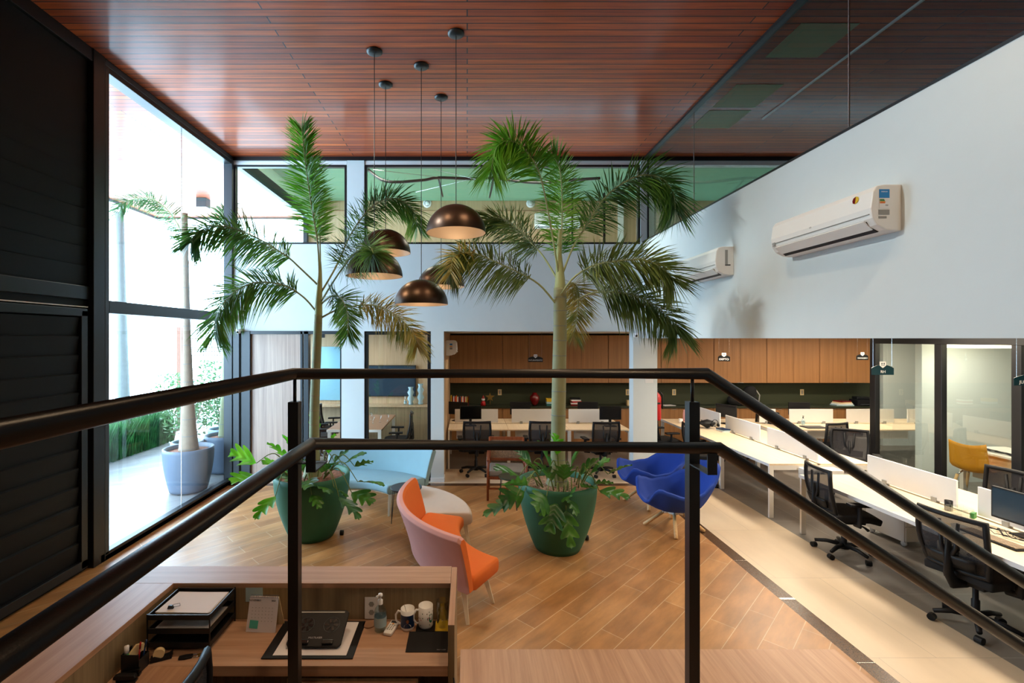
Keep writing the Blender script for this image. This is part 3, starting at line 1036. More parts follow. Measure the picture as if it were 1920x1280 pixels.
def on_cyl(poly, r, a0, z0):
    return MB().add([Vector((r * math.cos(R(a0) + x / r), r * math.sin(R(a0) + x / r), z0 + y)) for x, y in poly], [tuple(range(len(poly)))])


on_cyl([(-.022, 0), (.022, 0), (.02, .014), (.008, .022), (-.008, .022), (-.02, .014)], .0420, -84, .022).build('printed_figure', 'white', m1)
on_cyl([(.012 * math.cos(t * PI / 6), .015 * math.sin(t * PI / 6)) for t in range(12)], .0420, -84, .064).build('printed_hair', 'dark_text', m1)
on_cyl([(.008 * math.cos(t * PI / 6), .011 * math.sin(t * PI / 6)) for t in range(12)], .0424, -84, .058).build('printed_face', 'skin', m1)
MB().tube([(.01, 0, .02), (-.02, .01, .125)], .0022, 6).build('teaspoon', 'chrome', m1)
m2 = mug('white mug with small green and red print, right of two mugs', (-.246, 2.785, ZD + .006), None, .043, .122, R(20))
on_cyl([(.015 * math.cos(t * PI / 6), .026 * math.sin(t * PI / 6)) for t in range(12)], .0435, -60, .06).build('green_print', 'green_print', m2)
m = MB()
for k in range(26):
    a = rnd.uniform(-200, -10)
    z0 = rnd.uniform(.02, .1)
    q = rnd.uniform(0, 3)
    m.mi = k % 4
    m.add([Vector((.0434 * math.cos(R(a) + x), .0434 * math.sin(R(a) + x), z0 + y)) for x, y in ((-.06, -.002), (.04, -.004), (.07, .003), (-.03, .004))], [(0, 1, 2, 3)])
m.build('printed_motifs', ['green_print', 'red', 'gold', 'teal'], m2)
o = B(-.055, .055, -.05, .05, 0, .005).build('coaster', 'sign_black', None, loc=(-.245, 2.782, ZD))
tag(o, 'square black coaster under the right mug', 'coaster')
o = B(-.04, .05, -.05, .05, 0, .005).build('coaster', 'yellow', None, loc=(-.148, 2.785, ZD))
tag(o, 'yellow and dark coaster under the drinking glass', 'coaster')
dg = thing('drinking_glass', 'tall clear drinking glass at right end of reception desk', 'glass', (-.148, 2.788, ZD + .005))
MB().lathe([(0, 0), (.031, 0), (.0365, .15), (.0345, .15), (.03, .006), (0, .006)], n=28).build('glass_body', 'clear_glass', dg, smooth=True)
mp_ = thing('mouse_pad', 'black mouse pad on the right of reception desk', 'mouse pad', (-.222, 2.645, ZD))
MB().box(-.115, .115, -.09, .09, 0, .003).build('pad', 'seat_black', mp_, bevel=.001)
text('brand_text', 'MULTILASER', .009, (.08, -.072, .0032), (0, 0, 0), 'silver_text', mp_, .0003)
o = MB().tube([(-.07, 2.42, .7), (-.045, 2.38, .5), (-.02, 2.36, .25), (-.04, 2.3, .12), (-.06, 2.1, .105)], .004, 8).build('power_cable', 'chair_black', None, smooth=True)
tag(o, 'thin black cable hanging at the right end of reception desk', 'cable')

# ------------------------------------------------------------------ office chairs
def office_chair(name, label, cat='office chair'):
    """black mesh chair facing local +Y, origin on the floor"""
    t = thing(name, label, cat)
    seat = MB().grid(lambda u, v: Vector(((u - .5) * .48 * (1 - .12 * (v - .5) ** 2), -.22 + v * .46, .47 + .012 * math.cos((u - .5) * 3) - .05 * max(0, v - .75) ** 1.2 * 3)), 8, 8)
    seat.build('seat', 'seat_black', t, smooth=True, solid=.07, bevel=.015)
    B(-.14, .14, -.14, .14, .385, .43).build('seat_mechanism', 'chair_black', t, bevel=.01)

    def bk(u, v):
        wv = .225 + .02 * math.sin(v * PI) - .02 * (1 - v)
        x = (u - .5) * 2 * wv
        z = .53 + v * .45
        y = -.22 - .02 - .06 * v + .05 * math.sin(v * PI * .9) * -.6 + .035 * (abs(u - .5) * 2) ** 2
        return Vector((x, y, z))
    MB().grid(bk, 8, 10).build('back_mesh', 'mesh_fabric', t, smooth=True)
    pts = [bk(0, 0)] + [bk(0, k / 6) for k in range(1, 7)] + [bk(k / 6, 1) for k in range(1, 7)] + [bk(1, 1 - k / 6) for k in range(1, 7)] + [bk(1 - k / 6, 0) for k in range(1, 7)]
    MB().tube(pts, .021, 8, cap=False).build('back_frame', 'chair_black', t, smooth=True)
    MB().grid(lambda u, v: bk(.12 + .76 * u, .08 + .2 * v) + Vector((0, -.03, 0)), 6, 3).build('lumbar_support', 'chair_black', t, smooth=True, solid=.02)
    sp = MB()
    sp.tube([(0, -.1, .4), (0, -.24, .41), (0, -.30, .5), (0, -.30, .62), (0, -.305, .8)], [.03, .03, .028, .025, .014], 10, flat=1.5)
    sp.tube([(0, -.30, .60), (-.05, -.30, .72), (-.065, -.30, .93)], [.02, .016, .012], 8)
    sp.tube([(0, -.30, .60), (.05, -.30, .72), (.065, -.30, .93)], [.02, .016, .012], 8)
    sp.build('back_support', 'chair_black', t, smooth=True)
    for s in (-1, 1):
        a = MB().tube([(s * .2, -.02, .42), (s * .285, -.02, .43), (s * .29, -.02, .64)], .018, 8, flat=1.6).box(s * .29 - .045, s * .29 + .045, -.13, .13, .64, .67)
        a.build('armrest', 'chair_black', t, bevel=.008)
    MB().lathe([(.028, .07), (.028, .24), (.02, .25), (.02, .39)], n=16).build('gas_column', 'chair_black', t, smooth=True)
    MB().tube([(.1, .05, .4), (.2, .08, .385), (.25, .09, .37)], [.008, .01, .016], 8).build('lever', 'chair_black', t, smooth=True)
    b = MB().lathe([(.0, .06), (.05, .07), (.045, .13), (0, .14)], n=16)
    for k in range(5):
        a = 2 * PI * k / 5 + .3
        c, s_ = math.cos(a), math.sin(a)
        b.tube([(.03 * c, .03 * s_, .11), (.16 * c, .16 * s_, .11), (.27 * c, .27 * s_, .085)], [.026, .022, .018], 8)
    base = b.build('star_base', 'chair_black', t, smooth=True)
    for k in range(5):
        a = 2 * PI * k / 5 + .3
        c, s_ = math.cos(a) * .28, math.sin(a) * .28
        MB().tube([(-.024, 0, .03), (.024, 0, .03)], .029, 14).build('caster', 'chair_black', base, loc=(c, s_, 0), rot=(0, 0, a + 1.0))
    return t


ch0 = office_chair('office_chair', 'black mesh office chair nearest the camera at the right desk row')
ch0.location = (4.3, 3.97, 0)
ch0.rotation_euler = (0, 0, R(-78))
ch0['group'] = 'black mesh office chairs at the open-plan desks'
g = ch0['group']
dup(ch0, (4.28, 5.33, 0), R(-98), 'black mesh office chair at near desk, left of the white pedestal', g)
dup(ch0, (5.74, 5.15, 0), R(97), 'black mesh office chair behind the teal monitor at right edge', g)
dup(ch0, (5.98, 7.27, 0), R(150), 'grey-backed mesh chair with tilted back in front of the glass office corner', g)
dup(ch0, (6.3, 8.35, 0), R(15), 'black mesh office chair at the far right desk, beside laptop', g)
dup(ch0, (5.75, 9.3, 0), R(110), 'black mesh chair behind the desk screens near the backpack', g)
dup(ch0, (3.85, 9.15, 0), R(-85), 'black mesh office chair seen side-on right of the pillar', g)
dup(ch0, (4.02, 7.95, 0), R(-95), 'black office chair half hidden behind the right railing post', g)
dup(ch0, (.16, 8.5, 0), R(3), 'black mesh office chair at left of the far centre desks', g)
dup(ch0, (1.35, 8.5, 0), R(-4), 'black mesh office chair at middle of the far centre desks', g)
dup(ch0, (2.4, 8.45, 0), R(5), 'black mesh office chair at right of the far centre desks', g)
dup(ch0, (-1.5, 1.98, 0), R(88), 'black office chair at the reception desk, only its back visible', 'reception chair')
g = 'black chairs around the meeting table'
dup(ch0, (-2.95, 9.5, 0), R(-75), 'dark meeting chair seen through the glass door, nearest of two', g)
dup(ch0, (-2.95, 10.3, 0), R(-80), 'dark meeting chair seen through the glass door, farther of two', g)
dup(ch0, (-1.38, 9.2, 0), R(95), 'dark mesh chair at right side of the meeting table', g)


# ------------------------------------------------------------------ desks
def desk_row_y(name, label, x0, x1, xc, ys, skip=()):
    """back-to-back desks along Y: two top lines, legs, beams, screens"""
    t = thing(name, label, 'desk', ((x0 + x1) / 2, (ys[0] + ys[-1]) / 2, 0))
    for i in range(len(ys) - 1):
        a, b = ys[i] + .003, ys[i + 1] - .003
        for (p, q) in ((x0, xc - .02), (xc + .02, x1)):
            wpart('desk_top', B(p, q, a, b, .715, .74), ['desk_top'], t, bevel=.003)
        wpart('divider_screen', B(xc - .01, xc + .01, a + .03, b - .16, .76, 1.03), 'white', t, bevel=.003)
        for yy in (a + .25, b - .4):
            wpart('screen_clamp', B(xc - .025, xc + .025, yy - .025, yy + .025, .74, .79), 'sticker_grey', t)
    wpart('desk_edge', B(x0 - .004, x0, ys[0], ys[-1], .70, .74), 'desk_edge', t)
    for yy in ys:
        if yy in skip:
            continue
        for xx in (x0 + .03, x1 - .03):
            wpart('leg', B(xx - .03, xx + .03, yy - .03 if yy != ys[0] else yy, yy + .03 if yy != ys[-1] else yy, 0, .715), 'white_desk', t, bevel=.003)
        wpart('beam', B(x0 + .06, x1 - .06, yy - .02 if yy != ys[0] else yy, yy + .02 if yy != ys[-1] else yy, .655, .715), 'white_desk', t)
    return t


ra = desk_row_y('bench_desk', 'near bench desk with pale wood tops and white screens, monitor on it', 4.18, 5.6, 4.9, [2.2, 3.42, 4.66, 5.90], skip=(4.66,))
rb = desk_row_y('bench_desk', 'long bench desk with white screens behind the near bench desk', 4.12, 5.52, 4.8, [6.40, 7.66, 8.87, 9.98])
cb = wpart('cable_box', B(4.5, 4.98, 6.2, 6.38, .56, .70), 'white_desk', rb, bevel=.003)
for k in range(3):
    wpart('grommet', MB().tube([(4.60 + k * .09, 6.19, .66), (4.60 + k * .09, 6.202, .66)], .026, 18), 'sticker_grey', rb)


def desk_row_x(name, label, xs, y0, y1, yc, zt=1.03):
    t = thing(name, label, 'desk', ((xs[0] + xs[-1]) / 2, yc, 0))
    for i in range(len(xs) - 1):
        a, b = xs[i] + .003, xs[i + 1] - .003
        wpart('desk_top', B(a, b, y0, yc - .02, .715, .74), 'desk_top', t, bevel=.003)
        wpart('desk_top', B(a, b, yc + .02, y1, .715, .74), 'desk_top', t, bevel=.003)
        wpart('divider_screen', B(a + .11, b - .16, yc - .01, yc + .01, .76, zt), 'white', t, bevel=.003)
        for xx in (a + .3, b - .35):
            wpart('screen_clamp', B(xx - .025, xx + .025, yc - .025, yc + .025, .74, .79), 'sticker_grey', t)
        wpart('modesty_panel', B(a + .15, b - .15, yc - .3, yc - .29, .5, .7), 'white_desk', t)
    for xx in xs:
        for yy in (y0 + .03, y1 - .03):
            wpart('leg', B(xx - (.03 if xx != xs[0] else 0), xx + (.03 if xx != xs[-1] else 0), yy - .03, yy + .03, 0, .715), 'white_desk', t, bevel=.003)
        wpart('beam', B(xx - (.02 if xx != xs[0] else 0), xx + (.02 if xx != xs[-1] else 0), y0 + .06, y1 - .06, .655, .715), 'white_desk', t)
    return t


desk_row_x('bench_desk', 'bench desk with white screens beyond the wide opening, behind the palm', [-.36, .78, 1.92, 3.06], 8.8, 10.0, 9.42)
desk_row_x('bench_desk', 'far right bench desk in front of the wall cabinets', [5.75, 6.35, 7.5, 8.72, 9.9], 8.8, 10.0, 9.42)


def pedestal(label, loc, rz=0):
    t = thing('drawer_pedestal', label, 'pedestal', loc, rz)
    B(-.2, .2, -.24, .24, .06, .6).build('pedestal_body', 'white_desk', t, bevel=.003)
    for k in range(3):
        B(-.19, .19, -.255, -.24, .07 + k * .178, .235 + k * .178).build('drawer_front', 'white_desk', t, bevel=.003)
    for x in (-.16, .16):
        for y in (-.2, .2):
            MB().tube([(x - .012, y, .03), (x + .012, y, .03)], .03, 12).build('caster', 'white', t, smooth=True)
    return t


p0 = pedestal('white drawer pedestal on casters under the near bench desk', (5.3, 5.75, 0), R(4))
dup(p0, (7.45, 8.95, 0), 0, 'white drawer pedestal under the far right desk by the glass office')


# ------------------------------------------------------------------ monitors and desk objects
def monitor(label, loc, rz, w_=.5, h_=.29, z0=.12, mat='screen_black', group=None, tilt=0):
    """screen faces local -Y"""
    t = thing('monitor', label, 'monitor', loc, rz, group)
    MB().box(-w_ / 2, w_ / 2, 0, .03, z0, z0 + h_).build('monitor_housing', 'chair_black', t, bevel=.004)
    MB().box(-w_ / 2 + .012, w_ / 2 - .012, -.001, .001, z0 + .016, z0 + h_ - .012).build('screen', mat, t)
    MB().box(-.025, .025, .03, .05, .01, z0 + .12).build('stand_neck', 'chair_black', t, bevel=.003)
    MB().box(-.11, .11, -.05, .11, 0, .012).build('stand_foot', 'chair_black', t, bevel=.004)
    return t


mo = monitor('large dark monitor with teal-grey screen at right edge of near desk', (4.79, 4.0, .741), R(-87), .56, .28, .09, 'screen_teal')
g = 'monitors on the far desks'


def dupm(lb, loc, rz):
    return dup(mo2, loc, rz, lb, g)


mo2 = monitor('black monitor in front of screen on far centre desk, right of palm trunk', (2.78, 9.1, .741), 0, .42, .26, .13, 'screen_black', g)
dupm('black monitor on far centre desk behind the left chair', (.07, 9.15, .741), R(8))
dupm('black monitor seen from the side at left end of far centre desk', (-.18, 9.75, .741), R(160))
dupm('black monitor showing behind the white screen left of palm trunk', (1.1, 9.75, .741), R(178))
dupm('black monitor behind the white screen below the stacked books', (2.5, 9.75, .741), R(180))
dupm('black monitor on far right desk left of the pump bottle', (6.85, 9.7, .741), R(176))
dupm('dark monitor seen edge-on behind the bench screens near the backpack', (5.15, 9.35, .741), R(-60))
# keyboard, mat, holder, laptop, bottles
kb = thing('keyboard', 'dark keyboard in front of the monitor at right edge', 'keyboard', (4.46, 3.98, .741), R(-88))
B(-.22, .22, -.07, .07, 0, .014).build('keyboard_body', 'chair_black', kb, bevel=.004)
m = MB()
for r in range(5):
    for c in range(16):
        m.box(-.21 + c * .0262, -.188 + c * .0262, -.058 + r * .0235, -.038 + r * .0235, .014, .021)
m.build('keys', 'trunk_brown', kb)
o = B(-.12, .12, -.1, .1, 0, .004).build('mouse_pad', 'sticker_grey', None, loc=(4.42, 4.22, .741), rot=(0, 0, R(10)))
tag(o, 'grey mouse pad beside the keyboard on near desk', 'mouse pad')
o = B(-.05, .05, -.035, .035, 0, .012).build('note_pad', 'paper_cream', None, loc=(4.36, 4.28, .746), rot=(0, 0, R(50)))
tag(o, 'small yellow note pad on the grey mouse pad', 'note pad')
ah = thing('acrylic_organizer', 'clear acrylic pen organizer on near desk left of the monitor', 'organizer', (4.72, 4.5, .741))
MB().box(-.09, .09, -.05, -.047, 0, .08).box(-.09, .09, .047, .05, 0, .1).box(-.09, -.087, -.05, .05, 0, .09).box(.087, .09, -.05, .05, 0, .09).box(-.03, -.027, -.05, .05, 0, .09).box(.03, .033, -.05, .05, 0, .09).build('organizer_box', 'clear_glass', ah)
o = B(-.04, .04, -.015, .015, 0, .05).build('sticky_notes', 'sticker_green', None, loc=(4.82, 4.47, .742), rot=(0, 0, R(30)))
tag(o, 'green sticky note block beside the acrylic organizer', 'note pad')
o = MB().lathe([(0, 0), (.03, 0), (.032, .1), (.03, .1), (.028, .01), (0, .01)], n=20).build('pencil_cup', 'chair_black', None, loc=(4.78, 4.66, .741), smooth=True)
tag(o, 'small black pencil cup at the end of the near desk screen', 'cup')
m = MB()
for k in range(5):
    a0 = rnd.uniform(0, 6)
    m.tube([(4.62 + .08 * math.cos(a0 + t * .8) + .012 * t, 4.22 - t * .045 + .03 * math.sin(a0 + t), .75 + .02 * abs(math.sin(t + a0))) for t in range(9)], .003, 6)
tag(m.build('cable_bundle', 'chair_black', None, smooth=True), 'tangle of thin black cables under the monitor', 'cables')
lp = thing('laptop', 'open dark laptop at front of the far right desk', 'laptop', (6.65, 9.0, .741))
B(-.2, .2, -.12, .12, 0, .014).build('laptop_base', 'chair_black', lp, bevel=.004)
B(-.19, .19, -.1, .02, .014, .017).build('laptop_keys', 'frame_grey', lp)
pump_bottle('clear pump bottle with black top on far right desk', (6.62, 9.25, .741), .85, 'chair_black', rz=1)
pk = thing('water_bottle', 'pink water bottle on bench desk right of the fire extinguisher', 'bottle', (4.5, 9.7, .741))
MB().lathe([(0, 0), (.038, 0), (.04, .02), (.04, .17), (.03, .19)], n=20).build('bottle_body', 'pink', pk, smooth=True)
MB().lathe([(.032, .19), (.032, .23), (0, .235)], n=20).build('bottle_cap', 'pink', pk, smooth=True)
o = MB().lathe([(0, 0), (.035, 0), (.04, .09), (.037, .09), (.033, .01), (0, .01)], n=20).build('cup', 'white', None, loc=(4.3, 9.45, .741), smooth=True)
tag(o, 'small white cup on bench desk left of the pink bottle', 'cup')
bgm = MB().grid(lambda u, v: Vector((.17 * math.cos(2 * PI * u) * math.sin(PI * v * .98 + .02) * (1 - .2 * v), .11 * math.sin(2 * PI * u) * math.sin(PI * v * .98 + .02), .0 + .17 * (1 - v) ** .8)), 18, 8)
tag(bgm.build('handbag', 'chair_black', None, loc=(4.55, 8.9, .745), smooth=True), 'black bag lying on bench desk beside the railing post', 'bag')
for k in range(3):
    tag(B(-.07, .07, -.1, .1, 0, .0175).build('book', ['white', 'bluecard', 'mug_navy'][k], None, loc=(4.7, 8.62, .741 + k * .0185), rot=(0, 0, R(6 * k))), ['white book lowest of the small pile behind railing post', 'grey book in the middle of the small pile behind railing post', 'navy book topmost of the small pile behind railing post'][k], 'book', 'small book pile on bench desk')
hs = thing('desk_headset', 'black desk telephone headset on stand beside the small book pile', 'headset', (4.62, 8.75, .80))
MB().tube([(.06 * math.cos(t * PI / 8), 0, .06 + .07 * math.sin(t * PI / 8)) for t in range(-1, 10)], .006, 8).build('headband', 'chair_black', hs, smooth=True)
for s in (-.06, .06):
    MB().tube([(s - .012, 0, .03), (s + .012, 0, .03)], .03, 12).build('ear_cushion', 'chair_black', hs, smooth=True)

# ------------------------------------------------------------------ wall cabinets, counters, things on them
X0 = -.40
wc = []
for i in range(8):
    x = X0 + i * 1.205
    a = thing('wall_cabinet', '', 'cabinet', (x, 10.7, 1.43), 0, 'oak wall cabinets along the far wall')
    B(.002, 1.203, .02, .36, 0, 1.09).build('cabinet_body', 'cabinet_wood', a)
    for k in range(2):
        d_ = B(.005 + k * .6, .6 + k * .6, 0, .02, .005, 1.085).build('door', 'cabinet_wood', a, bevel=.002)
        B(.53 + k * .07, .60 + k * .07, -.012, .0, .004, .012).build('door_handle', 'chrome', d_) if i % 2 else None
    a['label'] = ['oak wall cabinet at left end behind the small air conditioner', 'oak wall cabinet above the centre desks, second from left end', 'oak wall cabinet left of palm trunk above the yellow books', 'oak wall cabinet behind the pillar above stacked books', 'oak wall cabinet just right of the pillar', 'oak wall cabinet above the black backpack', 'oak wall cabinet with the white book stack below', 'oak wall cabinet at right end by the glass office'][i]
    b_ = thing('base_cabinet', '', 'cabinet', (x, 10.72, 0), 0, 'oak base cabinets along the far wall')
    B(.002, 1.203, .02, .31, .08, .86).build('cabinet_body', 'cabinet_wood', b_)
    for k in range(2):
        d_ = B(.005 + k * .6, .6 + k * .6, 0, .02, .09, .855).build('door', 'cabinet_wood', b_, bevel=.002)
        B(.24 + k * .6, .36 + k * .6, -.012, .0, .82, .83).build('door_handle', 'chrome', d_)
    b_['label'] = a['label'].replace('wall cabinet', 'base cabinet below counter').replace(' above the', ' near the').replace(' above ', ' near ').replace('book stack below', 'book stack on top')
wt = B(X0, 9.24, 10.68, 11.06, .86, .9).build('counter_top', 'worktop_green', None, bevel=.003)
tag(wt, 'long dark green countertop running over the oak base cabinets', 'countertop')
ZT = .901


def cx(px, Y=10.85):
    return (px - 876) * Y / F


bcol = ['yellow', 'dark_red', 'white', 'red', 'orange_fabric', 'white', 'dark_red', 'mug_navy', 'orange_fabric', 'white', 'red', 'paper_cream']
for k in range(14):
    h = .19 + .05 * rnd.random()
    o = MB().box(-.014, .014, -.08, .08, 0, h).build('book', bcol[k % 12], None, loc=(cx(846 + k * 2.45), 10.86, ZT), rot=(0, R(rnd.uniform(-2, 8) if k > 8 else 0), 0))
    tag(o, 'thin upright book in the row at left end of the counter', 'book', 'row of upright books on the far counter')
# santa doll, star, vase
sd = thing('santa_figurine', 'small red and white santa figurine on far counter near the star', 'figurine', (cx(906), 10.84, ZT))
MB().lathe([(0, 0), (.06, 0), (.055, .06), (.03, .11), (0, .115)], n=18).build('doll_body', 'red', sd, smooth=True)
MB().lathe([(0, .1), (.03, .11), (.04, .14), (.03, .17), (0, .175)], n=18).build('doll_beard', 'white', sd, smooth=True)
MB().lathe([(.035, .16), (.02, .2), (0, .24)], n=18).build('doll_hat', 'red', sd, smooth=True)
pts = []
for k in range(10):
    r_ = .11 if k % 2 == 0 else .045
    pts.append((r_ * math.sin(k * PI / 5), .11 + r_ * math.cos(k * PI / 5)))
tag(MB().prism(pts, (cx(919), 10.9, ZT + .07), (1, 0, 0), (0, 0, 1), (0, 1, 0), .02).tube([(cx(919), 10.91, ZT), (cx(919), 10.91, ZT + .12)], .008, 8).build('star_ornament', 'gold', None), 'gold star ornament on a stand beside the santa figurine', 'ornament')
tag(MB().lathe([(0, 0), (.05, 0), (.07, .04), (.115, .14), (.11, .21), (.06, .26), (.05, .29), (.045, .29), (.055, .25), (0, .2)], n=28).build('vase', 'dark_red', None, loc=(cx(1002.5), 10.85, ZT), smooth=True), 'glossy dark red vase on the far counter', 'vase')
for k, (mt, lb) in enumerate((('teal', 'dark green book lowest in the pile under the yellow book'), ('bluecard', 'grey book in the pile under the yellow book'), ('yellow', 'yellow book topmost of pile left of palm trunk'))):
    tag(B(-.11, .11, -.08, .08, 0, .07 if k == 2 else .045).build('book', mt, None, loc=(cx(1033), 10.85, ZT + k * .0455)), lb, 'book')
for k, mt in enumerate(('dark_red', 'white', 'red', 'white', 'chair_black')):
    tag(B(-.11, .11, -.08, .08, 0, .034).build('book', mt, None, loc=(cx(1079) + rnd.uniform(-.01, .01), 10.85, ZT + k * .035), rot=(0, 0, R(rnd.uniform(-8, 8)))), ['dark red book lowest of pile right of palm trunk', 'lower white book in pile right of palm trunk', 'bright red book in pile right of palm trunk', 'upper white book in pile right of palm trunk', 'black book topmost of pile right of palm trunk'][k], 'book')
tag(B(-.07, .07, -.05, .05, 0, .12).build('small_box', 'paper_cream', None, loc=(cx(1181), 10.85, ZT)), 'small cream box on far counter beside the left face of the pillar', 'box')
for px, lb in ((937, 'white wall outlet on green wall right of the gold star'), (1177, 'white wall outlet on green wall beside the small cream box'), (1264, 'white wall outlet on green wall right of the fire extinguisher'), (1504, 'white wall outlet on green wall above the far right desk')):
    t = thing('wall_outlet', lb, 'outlet', (cx(px, 11.05), 11.059, 1.18))
    B(-.045, .045, -.008, 0, -.07, .07).build('outlet_plate', 'paper_cream', t, bevel=.003)
    B(-.015, .015, -.011, -.008, -.045, .045).build('socket', 'sticker_grey', t)
# papers, backpack, books, printer on the right part of the counter
tag(B(-.14, .14, -.1, .1, 0, .006).build('paper_sheet', 'paper', None, loc=(cx(1252), 10.84, ZT), rot=(0, 0, R(12))), 'white papers on far counter right of the pillar', 'paper')
bp_ = thing('backpack', 'black backpack lying on the far counter behind the sloping rail', 'backpack', (cx(1392), 10.84, ZT))
MB().grid(lambda u, v: Vector((.36 * math.cos(2 * PI * u) * math.sin(PI * v) ** .6, .13 * math.sin(2 * PI * u) * math.sin(PI * v) ** .6, .13 - .13 * math.cos(PI * v))), 20, 10, ).build('bag_body', 'seat_black', bp_, smooth=True)
MB().grid(lambda u, v: Vector((.17 + .15 * math.cos(2 * PI * u) * math.sin(PI * v), .11 * math.sin(2 * PI * u) * math.sin(PI * v), .3 - .16 * math.cos(PI * v))), 16, 8).build('bag_top', 'seat_black', bp_, smooth=True)
MB().tube([(.28, -.05, .36), (.33, -.1, .25), (.3, -.12, .1)], .012, 8).build('strap', 'sticker_grey', bp_, smooth=True)
for k, mt in enumerate(('bluecard', 'white', 'paper_cream', 'dark_red')):
    tag(B(-.2 + .02 * k, .2 - .02 * k, -.1, .1, 0, .028).build('book', mt, None, loc=(cx(1578), 10.84, ZT + k * .029), rot=(0, 0, R(5 * k))), ['wide blue-grey book lowest of pile on far right counter', 'white book second of pile on far right counter', 'cream book third of pile on far right counter', 'dark red book topmost of pile on far right counter'][k], 'book')
pr = thing('printer', 'black desktop printer on far counter beside the glass office', 'printer', (cx(1617), 10.84, ZT))
MB().box(-.22, .22, -.13, .13, 0, .14).build('printer_body', 'chair_black', pr, bevel=.01)
MB().box(-.15, .15, -.02, .13, .14, .2).build('paper_feed', 'frame_black', pr, bevel=.01)
MB().box(-.16, .16, -.16, -.13, .03, .05).build('output_tray', 'frame_grey', pr)
# fire extinguisher and small signs
fe = thing('fire_extinguisher', 'red fire extinguisher hanging on the right side of the pillar', 'fire extinguisher', (3.37, 8.35, 1.0))
MB().lathe([(0, 0), (.07, 0), (.075, .02), (.075, .4), (.05, .46), (.025, .48), (.025, .5)], n=24).build('cylinder', 'red', fe, smooth=True)
MB().box(-.02, .02, -.06, .05, .5, .53).box(-.015, .015, -.07, .02, .55, .565).build('valve_handle', 'frame_black', fe)
MB().tube([(.03, -.02, .52), (.09, -.03, .45), (.09, -.03, .2)], .012, 8).build('hose', 'chair_black', fe, smooth=True)
MB().box(-.128, -.0, -.17, -.15, .3, .33).box(-.07, -.05, -.17, 0, .3, .33).build('wall_bracket', 'black_metal', fe)
sg = thing('extinguisher_sign', 'small white and red safety sign on the pillar behind the top rail', 'sign', (3.1, YB - .003, 1.78))
B(-.07, .07, -.004, 0, -.09, .09).build('sign_plate', 'white', sg)
B(-.055, .055, -.006, -.004, -.02, .075).build('sign_field', 'red', sg)
for px, py, Yc, lb in ((447, 622, 7.9, 'white dome security camera at left corner above the door frame'), (1192, 629, 7.85, 'white dome security camera at top of the right pillar')):
    p = P(px, py, Yc)
    t = thing('security_camera', lb, 'security camera', p)
    MB().lathe([(0, .045), (.04, .045), (.045, .02), (.035, -.02), (0, -.035)], n=20).build('camera_body', 'white', t, smooth=True)
    MB().lathe([(0, 0), (.02, 0), (.017, .012), (0, .016)], n=14).build('lens', 'screen_black', t, loc=(0, -.036, -.005), rot=(R(80), 0, 0), smooth=True)
    B(-.02, .02, 0, YB - Yc, .02, .05).build('camera_mount', 'white', t)


# ------------------------------------------------------------------ hanging signs
def sign(label, txt, Y, px, py, w_, h_, plate, tsize, rz=0, align='CENTER', tx=0):
    c = P(px, py, Y)
    t = thing('hanging_sign', label, 'sign', c, rz)
    o = [(-w_ / 2, -h_ / 2), (w_ / 2, -h_ / 2), (w_ / 2, h_ * .16)]
    for k in range(1, 8):
        a = k / 8
        o.append((w_ / 2 - w_ * a, h_ * .16 + h_ * .34 * math.sin(PI * a) ** .8))
    o.append((-w_ / 2, h_ * .16))
    MB().prism(o, (0, 0, 0), (1, 0, 0), (0, 0, 1), (0, 1, 0), .006).build('sign_plate', plate, t)
    s = h_ * .3
    MB().prism([(-s, s), (s, s), (s, -s * .3), (0, -s * 1.1), (-s, -s * .3)], (0, -.004, h_ * .5), (1, 0, 0), (0, 0, 1), (0, 1, 0), .005).build('crest', 'white', t)
    MB().box(-s * .5, -s * .2, -.006, -.004, h_ * .5, h_ * .5 + s * .6).box(s * .2, s * .5, -.006, -.004, h_ * .5, h_ * .5 + s * .6).box(-s * .6, s * .6, -.006, -.004, h_ * .5 - s * .35, h_ * .5 - s * .2).build('crest_mark', plate, t)
    text('sign_text', txt, tsize, (tx, -.005, -h_ * .2), (R(90), 0, 0), 'white_text', t, .001, align)
    zt = 2.56 - c.z
    for s_ in (-1, 1):
        MB().tube([(s_ * w_ * .42, .003, h_ * .2), (s_ * w_ * .42, .003, zt)], .0015, 5).build('suspension_wire', 'chrome', t)
    return t


sign('teal hanging sign reading RH in front of the glass office', 'RH', 5.5, 1655, 693, .262, .12, 'sign_teal', .046)
sign('teal hanging sign cut by the right picture edge, starting with J', 'JURÍDICO', 5.2, 1935, 712, .40, .125, 'sign_teal', .05, align='LEFT', tx=-.145)
sign('small dark hanging sign reading FINANCEIRO before the oak cabinets', 'FINANCEIRO', 9.9, 1617, 669, .25, .125, 'sign_black', .036)
sign('small dark hanging sign reading FATURAMENTO over the centre desks', 'FATURAMENTO', 8.9, 1004, 673, .28, .11, 'sign_black', .036)
sign('narrow dark hanging sign reading DEPTO turned sideways over the bench desk', 'DEPTO', 8.7, 1357.5, 671, .2, .12, 'sign_black', .05, R(-35))


